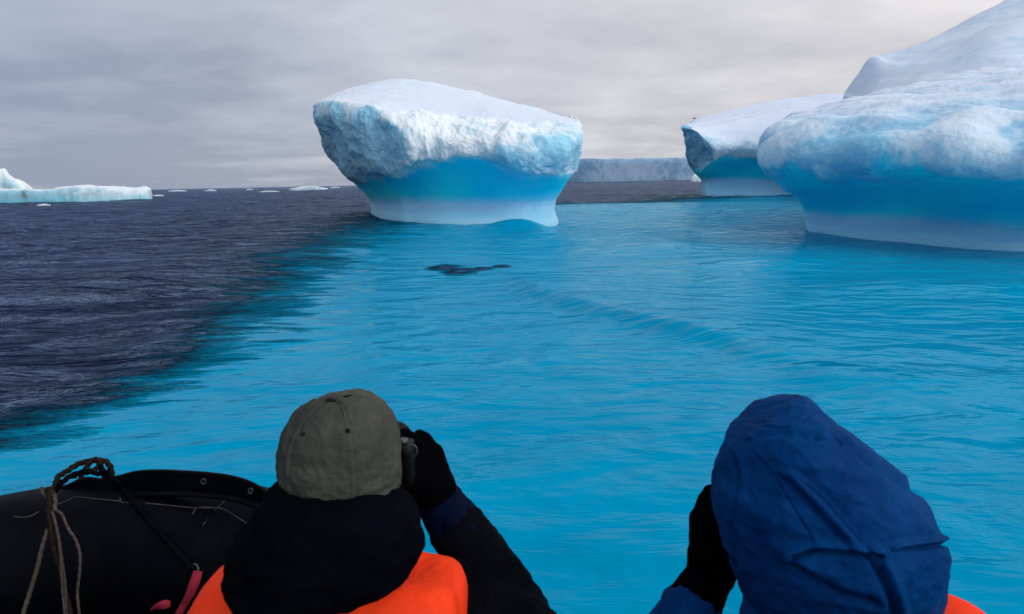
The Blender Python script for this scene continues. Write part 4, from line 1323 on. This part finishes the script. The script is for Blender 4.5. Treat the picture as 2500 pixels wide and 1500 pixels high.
def person_cap():
    D = 1.14
    hc = at(830, 1090, D)
    base = np.array([hc[0], hc[1], 0.17])
    root = thing('person', 'person seen from behind in khaki cap, black hood down and orange vest, raising a camera', 'person', base)
    shl = at(630, 1505, 1.19); shr = at(1070, 1505, 1.19)
    hip = np.array([hc[0] + 0.02, hc[1] - 0.03, 0.62])
    er = at(1222, 1450, 1.28); wr = at(1072, 1222, 1.34)
    el = at(560, 1480, 1.40); wl = at(800, 1260, 1.45)
    j = person_skeleton(hc, shl, shr, hip, el, wl, er, wr)
    fwd = np.array([0.12, 1.0, -0.02])
    parts = torso(j, -0.012) + limbs(j) + [capsule(j['neck'], hc + [0, -0.0, -0.05], 0.055, 0.052)] + head_parts(hc + [0.003, 0.0, -0.035], fwd, (0.05, 0, 1), 0.92)
    hand_r = hand_parts(wr, at(1018, 1105, 1.32) - wr, (0.6, -0.8, 0.25), -1, 0.95, 1.15)
    hand_l = hand_parts(wl, at(900, 1165, 1.40) - wl, (-0.5, -0.6, -0.5), 1, 0.95, 1.1)
    body = fuse('body', parts + hand_r + hand_l, M_SKIN, root, 0.0055, 3)
    # trousers
    tr = limbs(j, leg=(0.092, 0.068, 0.055), arms=False) + [ball(j['hip'], (0.165, 0.125, 0.125))]
    fuse('trousers', tr, M_TROUSER, root, 0.009, 5, 0.006, 14)
    for n in 'lr':
        a = j['a' + n]
        fuse('boot', [capsule(a + [0, 0.06, 0], a + [0, -0.05, -0.015], .062, .058), capsule(a + [0, -0.05, 0.0], a + [0, -0.06, -.0], .056, .05)], M_BLACKSHELL, root, 0.009, 3)
    # jacket: torso and sleeves
    g = 0.028
    jk = torso(j, 0.012)
    jk.append(capsule(shr + [0, 0.03, -0.01], er, 0.070, 0.066)); jk.append(capsule(er, wr + (er - wr) * 0.34, 0.072, 0.062))
    jk.append(capsule(at(1180, 1500, 1.20), at(1268, 1490, 1.27), 0.07, 0.06))
    jk.append(capsule(at(1275, 1510, 1.22), at(1300, 1560, 1.20), 0.05, 0.07))
    jk.append(capsule(shl, el, 0.075, 0.065)); jk.append(capsule(el, wl + (el - wl) * 0.2, 0.065, 0.05))
    fuse('jacket', jk, M_BLACKSHELL, root, 0.007, 5, 0.009, 15, 3.0)
    # inner navy cuffs between glove and sleeve
    for a, b_, mt in ((wr, er, M_NAVYDARK), (wl, el, M_NAVYDARK)):
        fuse('cuff', [capsule(a + (b_ - a) * 0.04, a + (b_ - a) * 0.36, 0.050, 0.060)], mt, root, 0.005, 3, 0.006, 22, 5)
    # gloves with five fingers each
    for nm, wpt, tgt, bd, sd in (('r', wr, at(1018, 1105, 1.32), (0.6, -0.8, 0.25), -1), ('l', wl, at(900, 1165, 1.40), (-0.5, -0.6, -0.5), 1)):
        hp = hand_parts(wpt, tgt - wpt, bd, sd, 1.12, 0.95, 1.35)
        fuse('glove', hp, M_GLOVE, root, 0.0035, 3, 0.001, 60)
    # hood lying folded on the shoulders
    def dsp(P, Nf):
        q = P * np.array([9, 9, 16.0])
        return 0.010 * fbm(q + 2, 3, .5, True) + 0.006 * perlin(P * 30)
    rows = [(1163, 770, 850, 1.13, 0.02), (1162, 735, 880, 1.12, 0.07), (1168, 700, 892, 1.11, 0.095), (1182, 672, 925, 1.10, 0.115), (1215, 645, 975, 1.09, 0.13), (1265, 612, 1018, 1.085, 0.145), (1320, 574, 1030, 1.08, 0.15),
            (1370, 555, 1014, 1.08, 0.15), (1400, 562, 955, 1.085, 0.14), (1424, 580, 880, 1.09, 0.125), (1444, 615, 810, 1.10, 0.10), (1455, 660, 750, 1.11, 0.06)]
    shell('hood', rows, M_BLACK, root, disp=dsp)
    # orange vest
    rows = [(1338, 930, 960, 1.17, 0.03)]
    vest_parts = []
    R = flat_rows([(1396, 640, 1010, 1.17, 0.04), (1388, 590, 1060, 1.17, 0.06), (1392, 545, 1100, 1.165, 0.075), (1410, 515, 1130, 1.16, 0.09), (1450, 488, 1141, 1.155, 0.11), (1500, 463, 1142, 1.15, 0.128),
                   (1580, 450, 1140, 1.15, 0.135), (1700, 450, 1130, 1.15, 0.138), (1850, 470, 1110, 1.15, 0.135), (2000, 480, 1100, 1.15, 0.13)], 16, 0.62)
    # the right shoulder sits higher in the photo: lift the right half of the first rows
    for i, amt in enumerate((-0.002, -0.002, -0.002, 0.0)):
        for k in range(16):
            s = math.cos(2 * math.pi * k / 16)
            R[i, k, 2] += amt * s
    G, tu, tv = loft(R, 200, 140)
    Nn = grid_normals(G); Pf = G.reshape(-1, 3); Nf = Nn.reshape(-1, 3)
    cen = G.mean(axis=1)[np.repeat(np.arange(140), 200)]
    sg = np.sign(((Pf - cen) * Nf).sum(1).mean()); Nf = Nf * sg
    Pf = Pf + Nf * (0.004 * fbm(Pf * np.array([14, 14, 8]) + 3, 4, .5, True))[:, None]
    Fc = [tuple(f) for f in grid_faces(140, 200)] + [tuple(range(200)), tuple(139 * 200 + i for i in range(200))]
    vest = make('vest', Pf, Fc, M_ORANGE, root)
    # piping at the arm hole of the vest
    v, f = tube_mesh([at(1118, 1366, 1.13), at(1140, 1384, 1.11), at(1146, 1400, 1.10), at(1146, 1450, 1.09), at(1144, 1510, 1.08), at(1142, 1600, 1.07)], 0.0032, 8, 60)
    make('piping', v, f, M_BLACKSHELL, vest)
    # cap
    def cdisp(P, Nf):
        c = at(829, 1090, D)
        d = 0.0014 * fbm(P * 60, 3) + 0.0060 * fbm(P * np.array([22, 22, 34]) + 4, 3, .5, True) * sstep(at(829, 1090, D)[2], at(829, 1200, D)[2], P[:, 2])
        a = np.arctan2(P[:, 0] - c[0], -(P[:, 1] - c[1]))
        for a0 in (-1.7, -0.62, 0.42, 1.45):       # stitched panel seams
            d += 0.0026 * np.exp(-((a - a0) / 0.03) ** 2) - 0.0020 * np.exp(-((a - a0 - 0.05) / 0.02) ** 2)
        return d + 0.004 * fbm(P * 14 + 1, 3) + 0.0045 * fbm(P * np.array([26, 26, 20]) + 6, 3, .5, True)
    rows = [(967, 838, 862, D, 0.006), (968, 815, 885, D, 0.03), (975, 780, 912, D, 0.056), (989, 750, 936, D, 0.074), (1012, 720, 955, D, 0.090), (1046, 696, 968, D, 0.104), (1080, 686, 974, D, 0.110),
            (1120, 683, 976, D, 0.112), (1160, 686, 976, D, 0.110), (1205, 694, 976, D, 0.106), (1225, 698, 974, D, 0.104)]
    cap = shell('cap', rows, M_KHAKI, root, disp=cdisp, nu=300, nv=200)
    def cap_pt(px_, py_):
        d = at(px_, py_, 1.0) - CAM
        me = cap.data
        co = np.empty(len(me.vertices) * 3); me.vertices.foreach_get('co', co); co = co.reshape(-1, 3) + np.array(grand(root))
        dn = d / np.linalg.norm(d)
        w = co - CAM; t = w @ dn
        dist = np.linalg.norm(w - t[:, None] * dn, axis=1)
        ok = dist < 0.003
        return co[ok][np.argmin(t[ok])] if ok.any() else CAM + d * D
    for (ex, ey) in ((738, 1058), (850, 1050)):
        p = cap_pt(ex, ey)
        v, f = ball(p + [0, -0.0002, 0], (0.0042, 0.0018, 0.0045))
        make('eyelet', v, f, M_DARKHOLE, cap)
    p = cap_pt(806, 975)
    v, f = ball(p + [0, 0, 0.0005], (0.009, 0.006, 0.0045)); make('button', v, f, M_DARKHOLE, cap)
    # brim on the far side
    hc2 = at(829, 1130, D)
    P = []
    nb = 24
    for i in range(nb):
        a = math.pi * i / (nb - 1)
        for rr, dz in ((0.97, 0.0), (1.0 + 0.62 * math.sin(a), -0.018 * math.sin(a))):
            P.append(hc2 + np.array([0.1 * math.cos(a) * min(rr, 1.05), 0.108 * math.sin(a) * rr, 0.03 + dz]))
    P = np.array(P); V = np.concatenate([P, P + [0, 0, 0.003]])
    Fc = []
    for i in range(nb - 1):
        a, b_, c_, d_ = 2 * i, 2 * i + 1, 2 * i + 3, 2 * i + 2
        Fc += [(a, b_, c_, d_), (2 * nb + d_, 2 * nb + c_, 2 * nb + b_, 2 * nb + a), (b_, c_, 2 * nb + c_, 2 * nb + b_), (a, d_, 2 * nb + d_, 2 * nb + a)]
    make('brim', V, Fc, M_KHAKI, cap)
    return root, wr


def person_hood():
    D = 1.02
    hc = at(2010, 1260, D + 0.02)
    root = thing('person', 'person seen from behind in a big dark blue hood, black glove at the face', 'person', (hc[0], hc[1], 0.17))
    shl = at(1860, 1640, 1.06); shr = at(2300, 1640, 1.06)
    hip = np.array([(shl[0] + shr[0]) / 2, hc[1] - 0.02, 0.60])
    el = at(1600, 1650, 1.12); wl = at(1738, 1395, 1.20)
    er = at(2420, 1700, 1.28); wr_ = at(2050, 1420, 1.36)
    j = person_skeleton(hc, shl, shr, hip, el, wl, er, wr_)
    parts = torso(j, -0.015) + limbs(j) + [capsule(j['neck'], hc + [0, 0, -0.05], 0.055, 0.052)] + head_parts(hc, (-0.25, 1, 0.0), (-0.15, 0, 1), 0.95)
    tgt = at(1755, 1240, 1.18)
    hand_l = hand_parts(wl, tgt - wl, (-0.7, -0.7, 0.0), 1, 0.95, 1.0)
    hand_r = hand_parts(wr_, at(1930, 1300, 1.30) - wr_, (0.6, -0.5, 0.3), -1, 0.95, 1.1)
    fuse('body', parts + hand_l + hand_r, M_SKIN, root, 0.0055, 3)
    tr = limbs(j, leg=(0.092, 0.068, 0.055), arms=False) + [ball(j['hip'], (0.165, 0.125, 0.125))]
    fuse('trousers', tr, M_TROUSER, root, 0.009, 5, 0.006, 14)
    for n in 'lr':
        a = j['a' + n]
        fuse('boot', [capsule(a + [0, 0.06, 0], a + [0, -0.05, -0.015], .062, .058), capsule(a + [0, -0.05, 0.0], a + [0, -0.06, -.0], .056, .05)], M_BLACKSHELL, root, 0.009, 3)
    jk = torso(j, 0.02)
    jk.append(capsule(shl, el, 0.075, 0.068)); jk.append(capsule(el, wl + (el - wl) * 0.42, 0.072, 0.060))
    jk.append(capsule(shr, er, 0.075, 0.068)); jk.append(capsule(er, wr_ + (er - wr_) * 0.3, 0.068, 0.055))
    jk.append(capsule(at(1930, 1530, 1.03), at(2120, 1540, 1.03), 0.085, 0.085))
    fuse('jacket', jk, M_NAVY, root, 0.007, 5, 0.009, 15, 8.0)
    for wpt, tg, bd, sd, ee in ((wl, tgt, (-0.7, -0.7, 0.0), 1, el), (wr_, at(1930, 1300, 1.30), (0.6, -0.5, 0.3), -1, er)):
        hp = hand_parts(wpt, tg - wpt, bd, sd, 1.15, 0.75, 1.35)
        hp.append(capsule(wpt + (ee - wpt) * 0.06, wpt + (ee - wpt) * 0.42, 0.044, 0.056))
        fuse('glove', hp, M_GLOVE, root, 0.0035, 3, 0.002, 40)
    # vest
    rv = flat_rows([(1512, 2080, 2240, 1.06, 0.05), (1498, 2010, 2330, 1.06, 0.075), (1500, 1960, 2390, 1.055, 0.095), (1525, 1920, 2430, 1.05, 0.11), (1600, 1880, 2450, 1.05, 0.125), (1750, 1870, 2450, 1.05, 0.135), (1950, 1880, 2440, 1.05, 0.135), (2200, 1900, 2420, 1.05, 0.13)], 16)
    for i, amt in enumerate((0.010, 0.014, 0.008)):
        for k in range(16):
            rv[i, k, 2] += amt * math.cos(2 * math.pi * k / 16)
    G, tu, tv = loft(rv, 160, 120)
    Pf = G.reshape(-1, 3)
    Fc = [tuple(f) for f in grid_faces(120, 160)] + [tuple(range(160)), tuple(119 * 160 + i for i in range(160))]
    make('vest', Pf, Fc, M_ORANGE, root)

    # hood
    def hd(P, Nf):
        d = 0.010 * fbm(P * np.array([8, 8, 11]) + 1, 3, .5, True) + 0.0014 * fbm(P * 38, 3, .5, True)
        # image-like coordinates of the survey, used only to place seams and folds of the cloth
        rel = P - CAM
        zc = rel @ _f; u = 1250 + F_PX * (rel @ _r) / zc; v = 750 - F_PX * (rel @ _u) / zc
        near = sstep(0.0, -0.02, (P[:, 1] - (D + 0.0)))
        def groove(pts, depth, w, ridge=0.0):
            e = np.full(len(P), 1e9); sgn = np.zeros(len(P))
            for (x0, y0), (x1, y1) in zip(pts[:-1], pts[1:]):
                dx, dy = x1 - x0, y1 - y0
                t = np.clip(((u - x0) * dx + (v - y0) * dy) / (dx * dx + dy * dy), 0, 1)
                q = np.hypot(u - x0 - t * dx, v - y0 - t * dy)
                m = q < e
                e = np.where(m, q, e); sgn = np.where(m, np.sign((u - x0) * dy - (v - y0) * dx), sgn)
            return -depth * np.exp(-(e / w) ** 2) + ridge * np.exp(-((e - 1.9 * w) / (1.5 * w)) ** 2) * (sgn > 0)
        g = groove([(1936, 1358), (1990, 1347), (2060, 1350), (2130, 1354)], 0.012, 7, 0.010)       # fold of the rear pleat
        g += groove([(2190, 1342), (2250, 1338), (2318, 1326)], 0.010, 6, 0.008)
        g += groove([(2128, 1356), (2150, 1400), (2175, 1460), (2190, 1520)], 0.012, 10, 0.006)
        g += groove([(1812, 1060), (1860, 1042), (1930, 1050), (1990, 1005), (2030, 1020)], 0.0018, 3, 0.001)     # seam round the crown
        g += groove([(1790, 1110), (1800, 1160), (1790, 1280), (1800, 1380)], 0.003, 7, 0.003)
        g += groove([(1840, 1105), (1880, 1150), (1930, 1230), (1985, 1320)], 0.0018, 3, 0.001)
        g += groove([(1920, 1175), (1975, 1230), (2040, 1300), (2080, 1345)], 0.0045, 9, 0.006)
        g += groove([(1950, 1170), (2010, 1220), (2070, 1290), (2120, 1345)], 0.0018, 3, 0.001)
        g += groove([(2060, 1090), (2150, 1150), (2220, 1190), (2275, 1215)], 0.004, 10, 0.004)
        g += groove([(1850, 1070), (1900, 1060), (1990, 1070)], 0.003, 10, 0.003)
        g += groove([(1935, 1385), (1990, 1420), (2060, 1455), (2130, 1470)], 0.006, 12, 0.004)
        return d + g * near
    rows = [(970, 1928, 1950, D + 0.03, 0.008), (972, 1910, 1962, D + 0.03, 0.03), (980, 1890, 1978, D + 0.03, 0.05), (995, 1866, 1994, D + 0.025, 0.07), (1017, 1840, 2018, D + 0.02, 0.09), (1048, 1812, 2058, D + 0.015, 0.105), (1088, 1784, 2130, D + 0.01, 0.12),
            (1139, 1763, 2200, D + 0.005, 0.13), (1180, 1749, 2243, D, 0.137), (1217, 1747, 2275, D, 0.142), (1272, 1750, 2300, D, 0.146), (1322, 1760, 2322, D, 0.146), (1381, 1783, 2317, D + .005, 0.14),
            (1425, 1806, 2306, D + 0.01, 0.132), (1455, 1820, 2292, D + 0.015, 0.125), (1480, 1830, 2250, D + .02, 0.118), (1520, 1845, 2215, D + 0.03, 0.11), (1560, 1860, 2200, D + .03, 0.10)]
    rows = [(y, xl, xr - 34 * float(sstep(1000, 1230, y)), d_, r_) for (y, xl, xr, d_, r_) in rows]
    hood = shell('hood', rows, M_NAVY, root, disp=hd, nu=420, nv=380)
    # pull tab over the rear pleat
    ribbon('tab', [at(2128, 1330, 0.879), at(2150, 1362, 0.875), at(2158, 1372, 0.874)], 0.034, M_NAVY, hood, th=0.004)
    return root


p1, wrist1 = person_cap()
person_hood()


def camera_prop(label, c, yaw, s=1.0, pitch=0):
    root = thing('camera', label, 'camera', c)
    R = rotm(pitch, 0, yaw)
    W = lambda x, y, z: np.array(c) + R @ (np.array([x, y, z]) * s)
    v, f = join([box(W(0, 0, 0), (0.128 * s, 0.058 * s, 0.088 * s), R, 0.010 * s), box(W(0.052, -0.006, 0), (0.030 * s, 0.070 * s, 0.092 * s), R, 0.012 * s)])
    body = make('camera_body', v, f, M_PLASTIC, root)
    v, f = box(W(-0.005, 0.0, 0.052), (0.056 * s, 0.056 * s, 0.032 * s), R, 0.012 * s); make('viewfinder', v, f, M_PLASTIC, body)
    v, f = tube_mesh([W(0, 0.02, 0), W(0, 0.05, 0), W(0, 0.10, 0), W(0, 0.15, 0)], [0.030 * s, .031 * s, .033 * s, .042 * s], 32, 12); make('lens', v, f, M_PLASTIC, root)
    v, f = tube_mesh([W(0, 0.148, 0), W(0, 0.156, 0)], [0.037 * s, .037 * s], 32, 3); make('lens_ring', v, f, M_PLASTIC, root)
    pts = [W(0.064 + 0.012 * math.sin(t), -0.012, 0.03 + 0.014 * math.cos(t)) for t in np.linspace(0, 2 * np.pi, 14)]
    v, f = tube_mesh(pts, 0.0016, 8, 40); make('strap_ring', v, f, M_METAL, root)
    v, f = tube_mesh([W(0.045, -0.005, 0.046), W(0.045, -0.005, 0.054)], 0.011 * s, 24, 3); make('dial', v, f, M_METAL, root)
    return root


camera_prop('black camera held to the face of the person in the khaki cap', at(938, 1128, 1.26), 0, 0.88)
camera_prop('black camera held in front of the dark blue hood', at(1850, 1250, 1.27), -4, 0.85)
